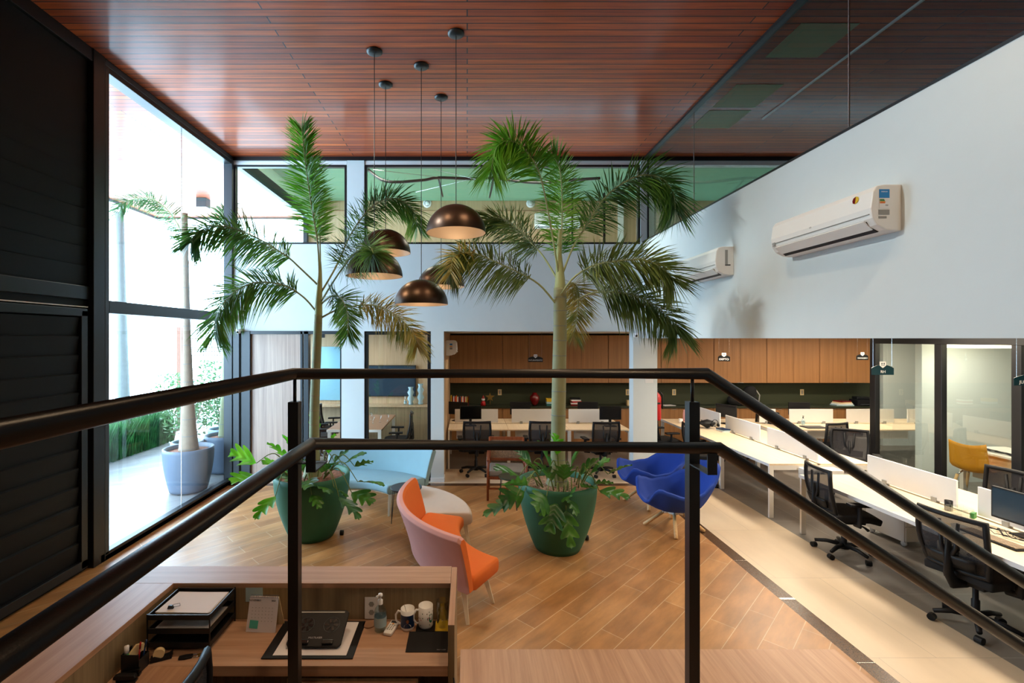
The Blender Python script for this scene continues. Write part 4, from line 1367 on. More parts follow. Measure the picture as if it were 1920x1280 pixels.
# ------------------------------------------------------------------ air conditioners
def air_con(label, loc, rz, L_=1.07, h_=.32, d_=.21, stickers=0, group=None):
    """unit hangs on a wall behind it (local +Y), origin at left end of wall, bottom"""
    t = thing('air_conditioner', label, 'air conditioner', loc, rz, group)
    prof = [(0, 0), (0, h_), (-.12, h_), (-.17, h_ * .97), (-.195, h_ * .85), (-d_, h_ * .5), (-.2, h_ * .28), (-.17, h_ * .13), (-.11, h_ * .03), (-.05, 0)]
    body = MB()
    n = len(prof)
    for xx in (0, L_):
        body.v += [(xx, a, z) for a, z in prof]
    body.f = [tuple(range(n - 1, -1, -1)), tuple(range(n, 2 * n))] + [(j, (j + 1) % n, n + (j + 1) % n, n + j) for j in range(n)]
    body.m = [0] * len(body.f)
    body.build('unit_body', 'ac_white', t, bevel=.008)
    # air outlet slot and flap on the lower front
    q = MB().prism([(-.198, h_ * .235), (-.115, h_ * .02), (-.105, h_ * .035), (-.188, h_ * .26)], (.06, 0, -.004), (0, 1, 0), (0, 0, 1), (1, 0, 0), L_ - .12)
    q.build('air_outlet', 'frame_black', t)
    MB().prism([(-.212, h_ * .25), (-.15, h_ * .075), (-.145, h_ * .085), (-.207, h_ * .27)], (.06, 0, -.006), (0, 1, 0), (0, 0, 1), (1, 0, 0), L_ - .12).build('air_flap', 'ac_white', t)
    MB().prism([(-.2115, h_ * .36), (-.2115, h_ * .375), (-.2, h_ * .375), (-.2, h_ * .36)], (.02, 0, 0), (0, 1, 0), (0, 0, 1), (1, 0, 0), L_ - .04).build('panel_seam', 'sticker_grey', t)
    return t


# big units on the right wall: local +Y points into the wall (+X world) => rotate -90
def side_labels(t, x, full):
    """energy sticker on the end face at local x (facing local +X)"""
    def pl(y0, y1, z0, z1, mat, nm='sticker', e=.002):
        B(x - e * .5, x + e, y0, y1, z0, z1).build(nm, mat, t)
    if full:
        pl(-.155, -.085, .225, .285, 'sticker_blue', 'energy_label_header')
        pl(-.155, -.085, .155, .225, 'white', 'energy_label')
        for k, (mt, q) in enumerate((('sticker_green', .03), ('sticker_green', .034), ('sticker_orange', .038), ('orange_fabric', .036))):
            pl(-.152, -.152 + q, .211 - k * .0075, .217 - k * .0075, mt, 'energy_bar', .003)
        text('energy_label_text', 'ENERGIA', .011, (x + .002, -.12, .268), (R(90), 0, R(90)), 'white_text', t, .0005)
        text('energy_value', '41,2', .011, (x + .003, -.105, .175), (R(90), 0, R(90)), 'dark_text', t, .0005)
        pl(-.16, -.085, .11, .145, 'sticker_grey', 'rating_plate')
        pl(-.16, -.105, .085, .1, 'sticker_grey', 'serial_plate')
    else:
        pl(-.10, -.07, .12, .28, 'sticker_grey', 'rating_plate')
        pl(-.10, -.04, .105, .118, 'dark_text', 'serial_plate')


ac1 = air_con('large white air conditioner on right wall with energy label, nearest camera', (XR, 4.30, 3.19), R(-90))
side_labels(ac1, 1.07, True)
MB().lathe([(0, 0), (.026, 0), (.026, .002), (0, .002)], n=20).build('round_sticker', 'yellow', ac1, loc=(.93, -.2005, .25), rot=(R(83), 0, 0))
MB().prism([(0, -.026), (0, .026), (-.02, .018), (-.026, 0), (-.02, -.018)], (.93, -.2025, .25), (1, 0, 0), (0, .12, 1), (0, -1, 0), .001).build('round_sticker_mark', 'dark_red', ac1)
B(.03, .06, -.2125, -.208, .09, .125).build('front_sticker', 'sticker_grey', ac1)
text('logo', 'LG', .018, (.5, -.2125, .155), (R(90), 0, 0), 'sticker_grey', ac1, .0005)
ac2 = air_con('white air conditioner on right wall, farther and behind the palm fronds', (XR, 6.33, 3.16), R(-90))
side_labels(ac2, 1.07, False)
ac3 = air_con('small white air conditioner seen end-on at left of the wide opening', (-.40, 8.85, 2.12), R(90), .8, .29, .2)
for (mt, z0, z1) in (('sticker_blue', .2, .23), ('sticker_orange', .17, .19), ('sticker_grey', .12, .16)):
    B(-.002, 0, -.12, -.07, z0, z1).build('energy_label', mt, ac3)
pa = P(1004, 425, 11.64)
ac4 = air_con('white air conditioner on wooden wall of the upper office behind palm', (pa.x, 11.845, pa.z), 0, 1.12, .36, .2)
ac5 = air_con('white air conditioner at right in the upper office, partly behind fronds', (P(1131, 0, 11.64).x, 11.845, pa.z), 0, .5, .36, .2)
for px, lb in ((801, 'round white vent on upper wooden wall left of the big lamp'), (995, 'round white vent on upper wooden wall behind the right palm'), (1227, 'round white vent on upper wall behind the corner glass')):
    p = P(px, 381, 11.83)
    t = thing('wall_vent', lb, 'vent', (p.x, 11.85, p.z))
    MB().lathe([(.07, .03), (.11, .012), (.11, 0), (0, 0)], n=28).build('vent_ring', 'white', t, rot=(R(90), 0, 0), smooth=True)
    MB().lathe([(0, .04), (.055, .036), (.06, .02)], n=28).build('vent_disc', 'white', t, rot=(R(90), 0, 0), smooth=True)

# ------------------------------------------------------------------ pendant lamps
WARM = (1.0, 0.70, 0.42)
lamps = [(855, 62, 437, 'pendant lamp with black dome, highest and nearest in the cluster'),
         (790, 123, 571, 'bronze dome pendant lamp, lowest in the cluster'),
         (702, 96, 518, 'dome pendant lamp at left of the cluster, half behind a palm tuft'),
         (723, 158, 474, 'black dome pendant lamp behind the left one, higher up'),
         (827, 182, 538, 'dome pendant lamp at the back right, crossed by yellowed fronds')]
for (px, py, rim, lb) in lamps:
    Y = (ZC - EYE) * F / (634 - py)
    X = (px - 876) * Y / F
    zr = EYE - (rim - 634) * Y / F
    t = thing('pendant_lamp', lb, 'pendant lamp', (X, Y, zr), 0, 'dome pendant lamps over the lounge')
    r0 = .302
    prof = [(r0 * math.cos(a * PI / 2 / 14), .285 * math.sin(a * PI / 2 / 14)) for a in range(15)]
    MB().lathe(prof, n=48).build('lamp_shade', 'lamp_bronze', t, smooth=True)
    MB().lathe([(p * .985, q * .98) for p, q in prof], n=48).build('shade_lining', 'lamp_inner', t, smooth=True)
    MB().tube([(0, 0, .28), (0, 0, ZC - zr - .01)], .004, 8).build('cord', 'black_metal', t)
    MB().lathe([(0, -.03), (.06, -.03), (.085, -.012), (.085, 0), (0, 0)], n=28).build('canopy', 'black_metal', t, loc=(0, 0, ZC - zr), smooth=True)
    MB().lathe([(0, .12), (.04, .14), (.045, .17), (.02, .22), (.018, .27)], n=18).build('bulb', 'bulb', t, smooth=True)
    l = light('POINT', (0, 0, .06), 4.5, WARM, .05, name='bulb_light')
    l.parent = t

# ceiling spotlights of the double-height hall (behind the photographer's view)
for (x, y), lb in zip(((-1.2, 3.4), (1.0, 3.4), (-.2, -1.0), (2.0, 1.6)), ('recessed ceiling spotlight above the left of the reception desk', 'recessed ceiling spotlight above the right railing corner', 'recessed ceiling spotlight behind the stair landing', 'recessed ceiling spotlight above the descending stair rail')):
    t = thing('ceiling_spotlight', lb, 'spotlight', (x, y, ZC), 0, 'recessed ceiling spotlights')
    MB().lathe([(0, -.01), (.05, -.01), (.06, 0)], n=24).build('spot_lens', 'bulb', t)
    l = light('SPOT', (0, 0, -.03), 130, WARM, .06, rot=(R(18), 0, 0), name='spot_light', spot_size=R(110), spot_blend=.8)
    l.parent = t
t = thing('ceiling_spotlight', 'added fill spotlight above the left wall, brightening the right wall', 'spotlight', (-3.0, 3.9, ZC), 0, 'recessed ceiling spotlights')  # unseen fill spot, added to brighten the right wall
MB().lathe([(0, -.01), (.05, -.01), (.06, 0)], n=24).build('spot_lens', 'bulb', t)
l = light('SPOT', (0, 0, -.03), 800, (.95, 1.0, .97), .1, rot=(R(0), R(-70), 0), name='spot_light', spot_size=R(80), spot_blend=1)
l.parent = t
# LED panels under the upper floor, over the desks
for k, (x, y, sx, sy, e) in enumerate(((4.9, 3.6, .3, 2.2, 80), (4.9, 7.2, .3, 2.6, 80), (7.9, 9.4, 3.4, .25, 60), (6.4, 6.2, .3, 2.0, 40), (-2.4, 9.6, .3, 1.6, 14))):
    t = thing('led_panel', ['LED ceiling panel above the near bench desk', 'LED ceiling panel above the long bench desk behind', 'LED ceiling panel above the far right bench desk', 'LED ceiling panel between near bench desk and glass office', 'LED ceiling panel above the meeting table'][k], 'ceiling light', (x, y, 2.56), 0, 'LED panels under the upper floor')
    B(-sx / 2, sx / 2, -sy / 2, sy / 2, -.02, 0).build('panel_frame', 'white', t)
    B(-sx / 2 + .02, sx / 2 - .02, -sy / 2 + .02, sy / 2 - .02, -.022, -.02).build('panel_diffuser', 'led_panel', t)
    l = light('AREA', (0, 0, -.03), e, (1, .86, .68), sx, sy, name='panel_light')
    l.parent = t
for x, lb in ((.3, 'recessed downlight above the left of the centre bench desk'), (1.4, 'recessed downlight above the middle of the centre bench desk'), (2.5, 'recessed downlight above the right of the centre bench desk')):
    t = thing('recessed_downlight', lb, 'ceiling light', (x, 9.3, 2.56), 0, 'recessed downlights over the centre desks')
    MB().lathe([(.05, 0), (.06, -.004), (.06, 0)], n=20).build('downlight_ring', 'white', t)
    l = light('SPOT', (0, 0, -.01), 34, (1, .84, .64), .04, name='downlight_light', spot_size=R(140), spot_blend=.6)
    l.parent = t
for (x, y, e), lb in zip(((-2.2, 9.0, 90), (1.5, 8.8, 130), (6.0, 8.8, 14)), ('square LED panel in the upper office behind left glazing', 'square LED panel in the upper office behind centre glazing', 'square LED panel in the upper office right of the corner')):
    t = thing('led_panel', lb, 'ceiling light', (x, y, ZU), 0, 'LED panels of the upper office')
    B(-.6, .6, -.3, .3, -.02, 0).build('panel_frame', 'white', t)
    l = light('AREA', (0, 0, -.03), e, (1, .93, .8), 1.2, .6, name='panel_light')
    l.parent = t
# lit ceiling fixtures inside the glass office
for (x, y, sx, sy) in ((8.1, 7.3, 1.0, .5), (8.0, 5.8, .9, .5)):
    t = thing('office_light', 'bright rectangular ceiling light inside the glass office', 'ceiling light', (x, y, 2.40), 0, 'ceiling lights of the glass office')
    B(-sx / 2, sx / 2, -sy / 2, sy / 2, -.10, .15).build('light_box', 'led_panel', t)
    l = light('AREA', (0, 0, -.12), 12, (1, .92, .78), sx, sy, name='panel_light')
    l.parent = t


# ------------------------------------------------------------------ lounge seating
def rounded(a0, a1, z0, z1, r, n=4):
    pts = []
    for (cx_, cz, s) in ((a1 - r, z0 + r, -90), (a1 - r, z1 - r, 0), (a0 + r, z1 - r, 90), (a0 + r, z0 + r, 180)):
        for k in range(n + 1):
            t = R(s + 90 * k / n)
            pts.append((cx_ + r * math.cos(t), cz + r * math.sin(t)))
    return pts


def arc_path(c, a0, a1, n, endscale=True):
    out = []
    for i in range(n + 1):
        a = R(a0 + (a1 - a0) * i / n)
        out.append(((c[0], c[1], 0), (math.cos(a), math.sin(a), 0), 1.0))
    if endscale:
        e = R(1.2)
        s = 1 if a1 > a0 else -1
        A0, A1 = R(a0) - e * s, R(a1) + e * s
        out = [((c[0], c[1], 0), (math.cos(A0), math.sin(A0), 0), .93)] + out + [((c[0], c[1], 0), (math.cos(A1), math.sin(A1), 0), .93)]
    return out


def taper_leg(p0, p1, w0, w1, mat, t, nm='leg'):
    p0, p1 = Vector(p0), Vector(p1)
    m = MB()
    vs = [p0 + Vector((sx * w0, sy * w0, 0)) for sx, sy in ((-1, -1), (1, -1), (1, 1), (-1, 1))] + [p1 + Vector((sx * w1, sy * w1, 0)) for sx, sy in ((-1, -1), (1, -1), (1, 1), (-1, 1))]
    m.add(vs, [(3, 2, 1, 0), (4, 5, 6, 7), (0, 1, 5, 4), (1, 2, 6, 5), (2, 3, 7, 6), (3, 0, 4, 7)])
    return wpart(nm, m, mat, t, bevel=.003)


def arc_sofa(name, label, c, a0, a1, r0, r1, zs0, zs1, seatmat, backmat=None, insmat=None, zb=.82, rb=None, cat='sofa', lean=.13):
    am = R((a0 + a1) / 2)
    t = thing(name, label, cat, (c[0] + (r0 + r1) / 2 * math.cos(am), c[1] + (r0 + r1) / 2 * math.sin(am), 0))
    n = 28
    s = MB().sweep(rounded(r0, r1, zs0, zs1, .045), arc_path(c, a0, a1, n))
    wpart('seat_cushion', s, seatmat, t, smooth=True)
    if backmat:
        b0 = r1 - .02
        th = .085
        pr, ms = [], []
        K = 8
        # outer face going up, then inner face going down
        for k in range(K + 1):
            v = k / K
            pr.append((b0 + th + lean * v ** 1.3 - .02 * (1 - v), zs0 - .0 + (zb - zs0 - .03) * v))
            ms.append(1)
        pr.append((b0 + th * .75 + lean, zb))
        ms.append(1)
        pr.append((b0 + th * .25 + lean, zb))
        ms.append(0)
        for k in range(K, -1, -1):
            v = k / K
            pr.append((b0 + lean * v ** 1.3, zs0 + (zb - zs0 - .03) * v))
            ms.append(0)
        ms[-1] = 0
        bmesh_ = MB().sweep(pr, arc_path(c, a0, a1, n, True), ms)
        wpart('backrest', bmesh_, [insmat or seatmat, backmat], t, smooth=False, bevel=.006)
    wpart('seat_frame', MB().sweep([(r1 - .08, zs0 - .03), (r1 - .08, zs0), (r0 + .08, zs0), (r0 + .08, zs0 - .03)], arc_path(c, a0 + (3 if a1 > a0 else -3), a1 - (3 if a1 > a0 else -3), 16, False)), 'cream_leg', t)
    for a in (a0 + (a1 - a0) * .08, a1 - (a1 - a0) * .08):
        for rr, dr in ((r0 + .1, -.06), (r1 - .08, .05)):
            ca, sa = math.cos(R(a)), math.sin(R(a))
            da = (-4 if a == a0 + (a1 - a0) * .08 else 4) * (1 if a1 > a0 else -1)
            cb, sb = math.cos(R(a + da)), math.sin(R(a + da))
            taper_leg((c[0] + (rr + dr) * cb, c[1] + (rr + dr) * sb, 0), (c[0] + rr * ca, c[1] + rr * sa, zs0 - .02), .014, .026, 'cream_leg', t)
    return t


arc_sofa('curved_sofa', 'orange curved sofa module with pink-backed low backrest', (.75, 5.05), 162, 236, .83, 1.30, .30, .43, 'orange_fabric', 'pink_fabric', 'orange_fabric', .82)
arc_sofa('curved_bench', 'pale beige curved backless bench between orange and blue sofas', (-1.12, 5.45), 1, 64, .60, 1.18, .28, .42, 'beige_fabric', cat='bench')
arc_sofa('curved_sofa', 'light blue curved sofa module behind the left green planter', (-1.60, 6.0), 40, 112, .66, 1.28, .30, .43, 'lightblue_fabric', 'taupe_fabric', 'lightblue_fabric', .82)


def side_table(label, x, y, z, r, top, rot=0):
    t = thing('side_table', label, 'side table', (x, y, 0), rot)
    MB().lathe([(0, z - .018), (r - .004, z - .018), (r, z - .012), (r, z), (r - .006, z + .004), (0, z)], n=40).build('table_top', top, t)
    for k in range(3):
        a = 2 * PI * k / 3 + .4
        d = R(15)
        p = [((r - .03) * math.cos(a - d), (r - .03) * math.sin(a - d), z - .018), (r * .98 * math.cos(a), r * .98 * math.sin(a), .006), ((r - .03) * math.cos(a + d), (r - .03) * math.sin(a + d), z - .018)]
        MB().tube(p, .005, 8).build('hairpin_leg', 'black_metal', t)
        MB().lathe([(.012, 0), (.012, .03)], n=10, cap0=True, cap1=True).build('leg_socket', 'white', t, loc=(p[0][0], p[0][1], z - .05))
    return t


side_table('small round dark side table behind the orange sofa back', -.80, 6.16, .50, .205, 'frame_grey', R(150))
side_table('small round dull-green side table behind the right green planter', .66, 6.85, .44, .2, 'worktop_green', R(140))

# wooden armchair with cane back
ar = thing('armchair', 'reddish wood armchair with cane back, behind the right planter', 'armchair', (.62, 7.35, 0), R(176))
for sx in (-.29, .29):
    MB().tube([(sx, -.28, .0), (sx, -.24, .36), (sx * 1.02, -.30, .62)], .02, 8).build('leg', 'chair_wood', ar, smooth=True)
    MB().tube([(sx, .28, .0), (sx, .26, .4), (sx, .27, .62)], .018, 8).build('leg', 'chair_wood', ar, smooth=True)
    MB().tube([(sx * 1.02, -.32, .62), (sx * 1.02, 0, .63), (sx, .3, .61)], .02, 8, flat=.6).build('armrest', 'chair_wood', ar, smooth=True)
    MB().tube([(sx * .95, -.27, .36), (sx * .95, -.4, .82)], .018, 8).build('back_post', 'chair_wood', ar, smooth=True)
MB().box(-.27, .27, -.25, .27, .36, .44).build('seat', 'grey_seat', ar, bevel=.02)
MB().bar((-.29, .27, .34), (.29, .27, .34), .03, .04).build('seat_rail', 'chair_wood', ar)
MB().bar((-.29, -.25, .34), (.29, -.25, .34), .03, .04).build('seat_rail', 'chair_wood', ar)
MB().bar((-.28, .27, .18), (.28, .27, .18), .025).build('stretcher', 'chair_wood', ar)
MB().bar((-.28, -.40, .80), (.28, -.40, .80), .03, .05).bar((-.28, -.30, .48), (.28, -.30, .48), .03, .04).build('back_rail', 'chair_wood', ar)
MB().add([(-.26, -.305, .49), (.26, -.305, .49), (.26, -.395, .79), (-.26, -.395, .79)], [(0, 1, 2, 3)]).build('cane_panel', 'cane', ar, solid=.006)


# blue swivel chairs
def swivel(name, label):
    t = thing(name, label, 'lounge chair', (0, 0, 0), 0, 'blue swivel lounge chairs')

    # local frame: sitter faces -X; th = 0 at the back (+X)
    def rim(th):
        a = abs(th)
        pts = [(0, .83), (.45, .80), (.9, .64), (1.35, .53), (1.8, .505), (2.15, .55), (2.42, .585), (2.6, .53), (2.78, .40), (3.1416, .355)]
        for k in range(len(pts) - 1):
            if a <= pts[k + 1][0]:
                q = (a - pts[k][0]) / (pts[k + 1][0] - pts[k][0])
                q = q * q * (3 - 2 * q)
                return pts[k][1] * (1 - q) + pts[k + 1][1] * q
        return .355

    def rad(th):
        a = abs(th)
        return .46 - .05 * math.sin(a) ** 2 + .02 * math.exp(-((a - 2.35) / .35) ** 2) - .06 * math.exp(-((a - 3.14) / .4) ** 2)

    def sh(u, v):
        th = (u - .5) * 2 * PI
        z0 = .30
        zr = rim(th)
        vv = v
        r = rad(th) * (vv ** .62 if vv > 0 else 0) * (1 - .12 * (1 - vv) * 0)
        k = max(0, (vv - .45) / .55)
        z = z0 + (zr - z0) * k ** 1.35 + .02 * vv
        lean = .10 * max(0, math.cos(th)) * k
        return Vector((r * math.cos(th) + lean, r * 1.0 * math.sin(th), z))
    MB().grid(sh, 56, 16, closeu=True).build('shell', 'navy_fabric', t, smooth=True, solid=.035, bevel=0)
    MB().grid(lambda u, v: Vector((-.05 + .29 * v * math.cos(2 * PI * u), .28 * v * math.sin(2 * PI * u), .40 - .05 * v ** 4)), 32, 8, closeu=True).build('seat_cushion', 'navy_fabric', t, smooth=True)
    MB().lathe([(.0, .19), (.07, .2), (.05, .23), (.03, .25), (.03, .31), (.1, .315)], n=20).build('swivel_hub', 'white', t, smooth=True)
    for k in range(4):
        a = PI / 4 + k * PI / 2 + .35
        c, s = math.cos(a), math.sin(a)
        MB().tube([(.05 * c, .05 * s, .215), (.13 * c, .13 * s, .2)], .02, 10).build('leg_bracket', 'white', t, smooth=True)
        MB().tube([(.11 * c, .11 * s, .21), (.35 * c, .35 * s, .015), (.353 * c, .353 * s, .008)], [.020, .024, .018], 16).build('leg', 'oak_leg', t, smooth=True)
    return t


sw = swivel('swivel_chair', 'blue swivel lounge chair on oak legs, nearest, partly behind the right post')
sw.location = (2.66, 6.05, 0)
sw.rotation_euler = (0, 0, R(6))
sw.scale = (1.0, 1.0, 1.0)
s2 = dup(sw, (2.70, 6.98, 0), R(4), 'blue swivel lounge chair, farther and just in front of the pillar')


# ------------------------------------------------------------------ plants
def spline(pts, n):
    pts = [Vector(p) for p in pts]
    k = len(pts)
    out = []
    for i in range(n + 1):
        t = i / n * (k - 1)
        j = min(int(t), k - 2)
        f_ = t - j
        p0 = pts[max(j - 1, 0)]
        p1, p2 = pts[j], pts[j + 1]
        p3 = pts[min(j + 2, k - 1)]
        out.append(.5 * ((2 * p1) + (-p0 + p2) * f_ + (2 * p0 - 5 * p1 + 4 * p2 - p3) * f_ ** 2 + (-p0 + 3 * p1 - 3 * p2 + p3) * f_ ** 3))
    return out


def leaflet(m, p, d, nrm, L_, w_, g):
    side = d.cross(nrm).normalized()
    vs = []
    for (q, ww) in ((0, .35), (.3, 1), (.65, .8)):
        c = p + d * (L_ * q) + Vector((0, 0, -g * (q * L_) ** 2))
        vs += [c - side * ww * w_ / 2, c + side * ww * w_ / 2]
    vs.append(p + d * L_ + Vector((0, 0, -g * L_ * L_)))
    m.add(vs, [(0, 1, 3, 2), (2, 3, 5, 4), (4, 5, 6)])


def frond(root, pts, mat, L_=.42, start=.22, n=105, w_=.019, g=.55, rr=.011, rings=3, taper=.45, tipfan=True, rach='rachis_green'):
    """feather frond; leaflets spring in several rows all round the rachis"""
    n = int(n * 2.1)
    w_ *= .50
    L_ *= 1.04
    S = spline(pts, 60)
    k = len(S)
    stem = MB().tube(S[::3], [rr * (1 - .8 * i / 20) + .0015 for i in range(len(S[::3]))], 7)
    st = wpart('palm_frond', stem, rach, root, smooth=True)
    m = MB()
    for i in range(n):
        u = start + (1 - start) * i / (n - 1)
        x = u * (k - 1)
        j = min(int(x), k - 2)
        p = S[j].lerp(S[j + 1], x - j)
        t = (S[j + 1] - S[j]).normalized()
        upv = Vector((0, 0, 1))
        if abs(t.dot(upv)) > .93:
            upv = Vector((0, -1, 0))
        s = t.cross(upv).normalized()
        nn = s.cross(t).normalized()
        v = (u - start) / (1 - start)
        Lp = L_ * (taper + (1 - taper) * math.sin(PI * min(1, v * 1.15 + .12)) ** .7) if v < .75 else L_ * (taper + (1 - taper) * .75 * (1 - (v - .75) * 1.9))
        for sg in (-1, 1):
            roll = R(rnd.choice((-78, -45, -12, 18, 50)) + rnd.uniform(-18, 18))
            ahead = .42 + .9 * v ** 2 + rnd.uniform(-.12, .12)
            d = (s * sg * math.cos(roll) + nn * math.sin(roll) + t * ahead).normalized()
            nl = (nn * math.cos(roll) - s * sg * math.sin(roll) + Vector((rnd.uniform(-.3, .3), rnd.uniform(-.3, .3), rnd.uniform(-.3, .3)))).normalized()
            leaflet(m, p, d, nl, Lp * rnd.uniform(.82, 1.12), w_ * rnd.uniform(.8, 1.2), g * rnd.uniform(.6, 1.5))
    L = root.location
    m.v = [(a - L.x, b - L.y, c - L.z) for a, b, c in m.v]
    m.build('leaflets', mat, st, fixn=False)
    return st


def px_path(seq):
    return [P(x, y, Y) for x, y, Y in seq]


def philo_leaf(root, base, tip, L_, W_, mat='philo_leaf', droop=.25, roll=0.0, lobes=3, sag=0.0):
    """lobed leaf with its petiole starting at base, blade ending near tip"""
    base, tip = Vector(base), Vector(tip)
    L_ *= 1.15
    W_ *= 1.3
    d = (tip - base)
    dl = d.length
    hd = Vector((d.x, d.y, 0))
    hd = hd.normalized() if hd.length > .001 else Vector((0, -1, 0))
    start = tip - d.normalized() * min(L_, dl * .9) if dl > L_ else base + d * .3
    mid = base.lerp(start, .5) + Vector((0, 0, .10 + .12 * dl))
    S = spline([base, mid, start], 12)
    pet = MB().tube(S, [.008 - .0035 * i / 12 for i in range(13)], 7)
    wpart('leaf_stem', pet, 'stem_green', root, smooth=True)
    ax = (tip - start)
    ll = ax.length
    ax.normalize()
    side = ax.cross(Vector((0, 0, 1)))
    side = side.normalized() if side.length > .05 else Vector((1, 0, 0))
    up = side.cross(ax).normalized()
    side = (side * math.cos(roll) + up * math.sin(roll)).normalized()
    up = side.cross(ax).normalized()
    n = 30
    vs = []
    for i in range(n + 1):
        v = i / n
        env = (math.sin(PI * v ** .56)) ** .7 * (1 - .35 * v)
        lobe = .36 + .64 * abs(math.sin(PI * lobes * v + .25)) ** 1.4
        if v < .12:
            env = .75
        wv = W_ * .5 * env * lobe * (1 if v < .97 else .2)
        if i == n:
            wv = 0
        c = start + ax * ll * v + up * (droop * ll * (.25 - (v - .5) ** 2) * .6)
        back = ax * (-.25 * W_ * lobe * (1 - v)) * .4
        fold = up * (.18 * wv) + up * .012 * math.sin(v * 21)
        fwd = ax * (1.15 * wv)
        vs += [c - side * wv + fold + fwd + back, c, c + side * wv + fold + fwd + back]
    fs = []
    for i in range(n):
        a = i * 3
        fs += [(a, a + 1, a + 4, a + 3), (a + 1, a + 2, a + 5, a + 4)]
    m = MB().add(vs, fs)
    wpart('philodendron_leaf', m, mat, root, smooth=True, fixn=False)


def planter(root, r_top, r_bot, h, mat, fill, fillname):
    prof = [(0, 0)]
    K = 14
    for k in range(K + 1):
        v = k / K
        prof.append((r_bot + (r_top - r_bot) * (math.sin(v * PI / 2) ** .9), h * v))
    prof += [(r_top - .012, h + .008), (r_top - .04, h), (r_top - .05, h - .06), (r_top - .055, h - .12)]
    MB().lathe(prof, n=64).build('planter_pot', mat, root, smooth=True)
    s = MB().lathe([(0, h - .035), (r_top * .5, h - .04), (r_top - .045, h - .06)], n=40).build(fillname, fill, root, smooth=True)
    s['kind'] = 'stuff'


def trunk(root, pts, rs, mat, rings=True, name='palm_trunk', ringmat='trunk_brown'):
    S = spline(pts, 40)
    RR = []
    for i in range(41):
        t = i / 40 * (len(rs) - 1)
        j = min(int(t), len(rs) - 2)
        RR.append(rs[j] * (1 - (t - j)) + rs[j + 1] * (t - j))
    m = MB().tube(S, RR, 20)
    if rings:
        m.mi = 1
        for i in range(1, 38, 3):
            p = S[i]
            d = (S[i + 1] - p).normalized() * .004
            m.tube([p - d, p + d], RR[i] * 1.02, 20)
    o = wpart(name, m, [mat, ringmat], root, smooth=True)


# right palm -------------------------------------------------------------
YR = 5.52
rp = thing('potted_palm', 'foxtail palm in dark green planter right of centre, taller crown', 'potted palm', (1.06, YR, 0))
planter(rp, .455, .26, .78, 'green_pot', 'pebbles', 'gravel')
trunk(rp, [Vector((1.06, YR, .72)), P(1046, 860, YR), P(1048, 720, YR), P(1050, 620, YR), P(1050, 540, YR)], [.14, .085, .082, .078, .074], 'trunk_green', True, ringmat='trunk_grey')
trunk(rp, [P(1050, 545, YR), P(1050, 520, YR), P(1048, 470, YR), P(1050, 430, YR)], [.074, .055, .03, .015], 'rachis_green', False, 'crown_shaft')
frond(rp, px_path([(1048, 520, 5.5), (1030, 410, 5.4), (1011, 324, 5.3), (985, 282, 5.2), (959, 264, 5.1), (932, 275, 5.05), (921, 318, 5.0)]), 'palm_bright', .44, .3, 120, .028, .6)
frond(rp, px_path([(1051, 520, 5.5), (1052, 462, 5.6), (1054, 387, 5.7), (1050, 320, 5.8), (1036, 290, 5.85)]), 'palm_bright', .40, .2, 110, .026, .5)
frond(rp, px_path([(1054, 515, 5.5), (1075, 462, 5.5), (1101, 421, 5.45), (1139, 365, 5.4), (1195, 330, 5.3), (1240, 334, 5.25), (1262, 362, 5.2), (1266, 392, 5.2)]), 'palm_leaf', .44, .25, 125, .027, .6)
frond(rp, px_path([(1046, 525, 5.55), (1019, 481, 5.7), (996, 455, 5.8), (962, 421, 5.9), (932, 408, 6.0), (905, 415, 6.05)]), 'palm_olive', .40, .3, 105, .026, .5)
frond(rp, px_path([(1045, 573, 5.5), (1015, 537, 5.45), (985, 517, 5.4), (932, 492, 5.35), (887, 474, 5.3), (858, 478, 5.25), (842, 505, 5.25)]), 'palm_olive', .40, .3, 105, .026, .9)
frond(rp, px_path([(890, 476, 5.32), (866, 474, 5.2), (850, 484, 5.1), (845, 512, 5.05)]), 'palm_dry', .28, .05, 30, .03, .8, rr=.005)
frond(rp, px_path([(1052, 552, 5.45), (1075, 521, 5.3), (1112, 498, 5.1), (1157, 489, 4.95), (1210, 487, 4.85), (1245, 505, 4.8), (1262, 525, 4.8)]), 'palm_olive', .42, .25, 125, .028, .5)
frond(rp, px_path([(1056, 582, 5.5), (1101, 552, 5.4), (1150, 547, 5.3), (1195, 556, 5.2), (1232, 575, 5.15), (1262, 604, 5.1), (1270, 625, 5.1)]), 'palm_olive', .40, .25, 120, .027, .8)
frond(rp, px_path([(1056, 545, 5.5), (1072, 530, 5.65), (1084, 545, 5.8), (1083, 585, 5.85), (1076, 625, 5.85)]), 'palm_dry', .34, .25, 80, .024, .4)

# left palm --------------------------------------------------------------
YL = 5.85
lp_ = thing('potted_palm', 'foxtail palm in dark green planter behind the left railing post', 'potted palm', (-1.93, YL, 0))
planter(lp_, .455, .26, .77, 'green_pot', 'bark_chips', 'bark_mulch')
trunk(lp_, [Vector((-1.93, YL, .72)), P(589, 840, YL), P(590, 760, YL), P(594, 660, YL), P(597, 590, YL)], [.12, .062, .058, .054, .048], 'trunk_green', True, ringmat='trunk_brown')
trunk(lp_, [P(597, 592, YL), P(598, 560, YL), P(600, 520, YL), P(600, 490, YL)], [.048, .042, .026, .014], 'rachis_green', False, 'crown_shaft')
frond(lp_, px_path([(599, 545, 5.85), (596, 460, 5.8), (583, 380, 5.75), (572, 300, 5.7), (566, 240, 5.7)]), 'palm_bright', .36, .3, 115, .026, .35)
frond(lp_, px_path([(601, 540, 5.85), (600, 460, 5.9), (597, 380, 5.95), (590, 300, 6.0)]), 'palm_leaf', .22, .35, 50, .022, .3)
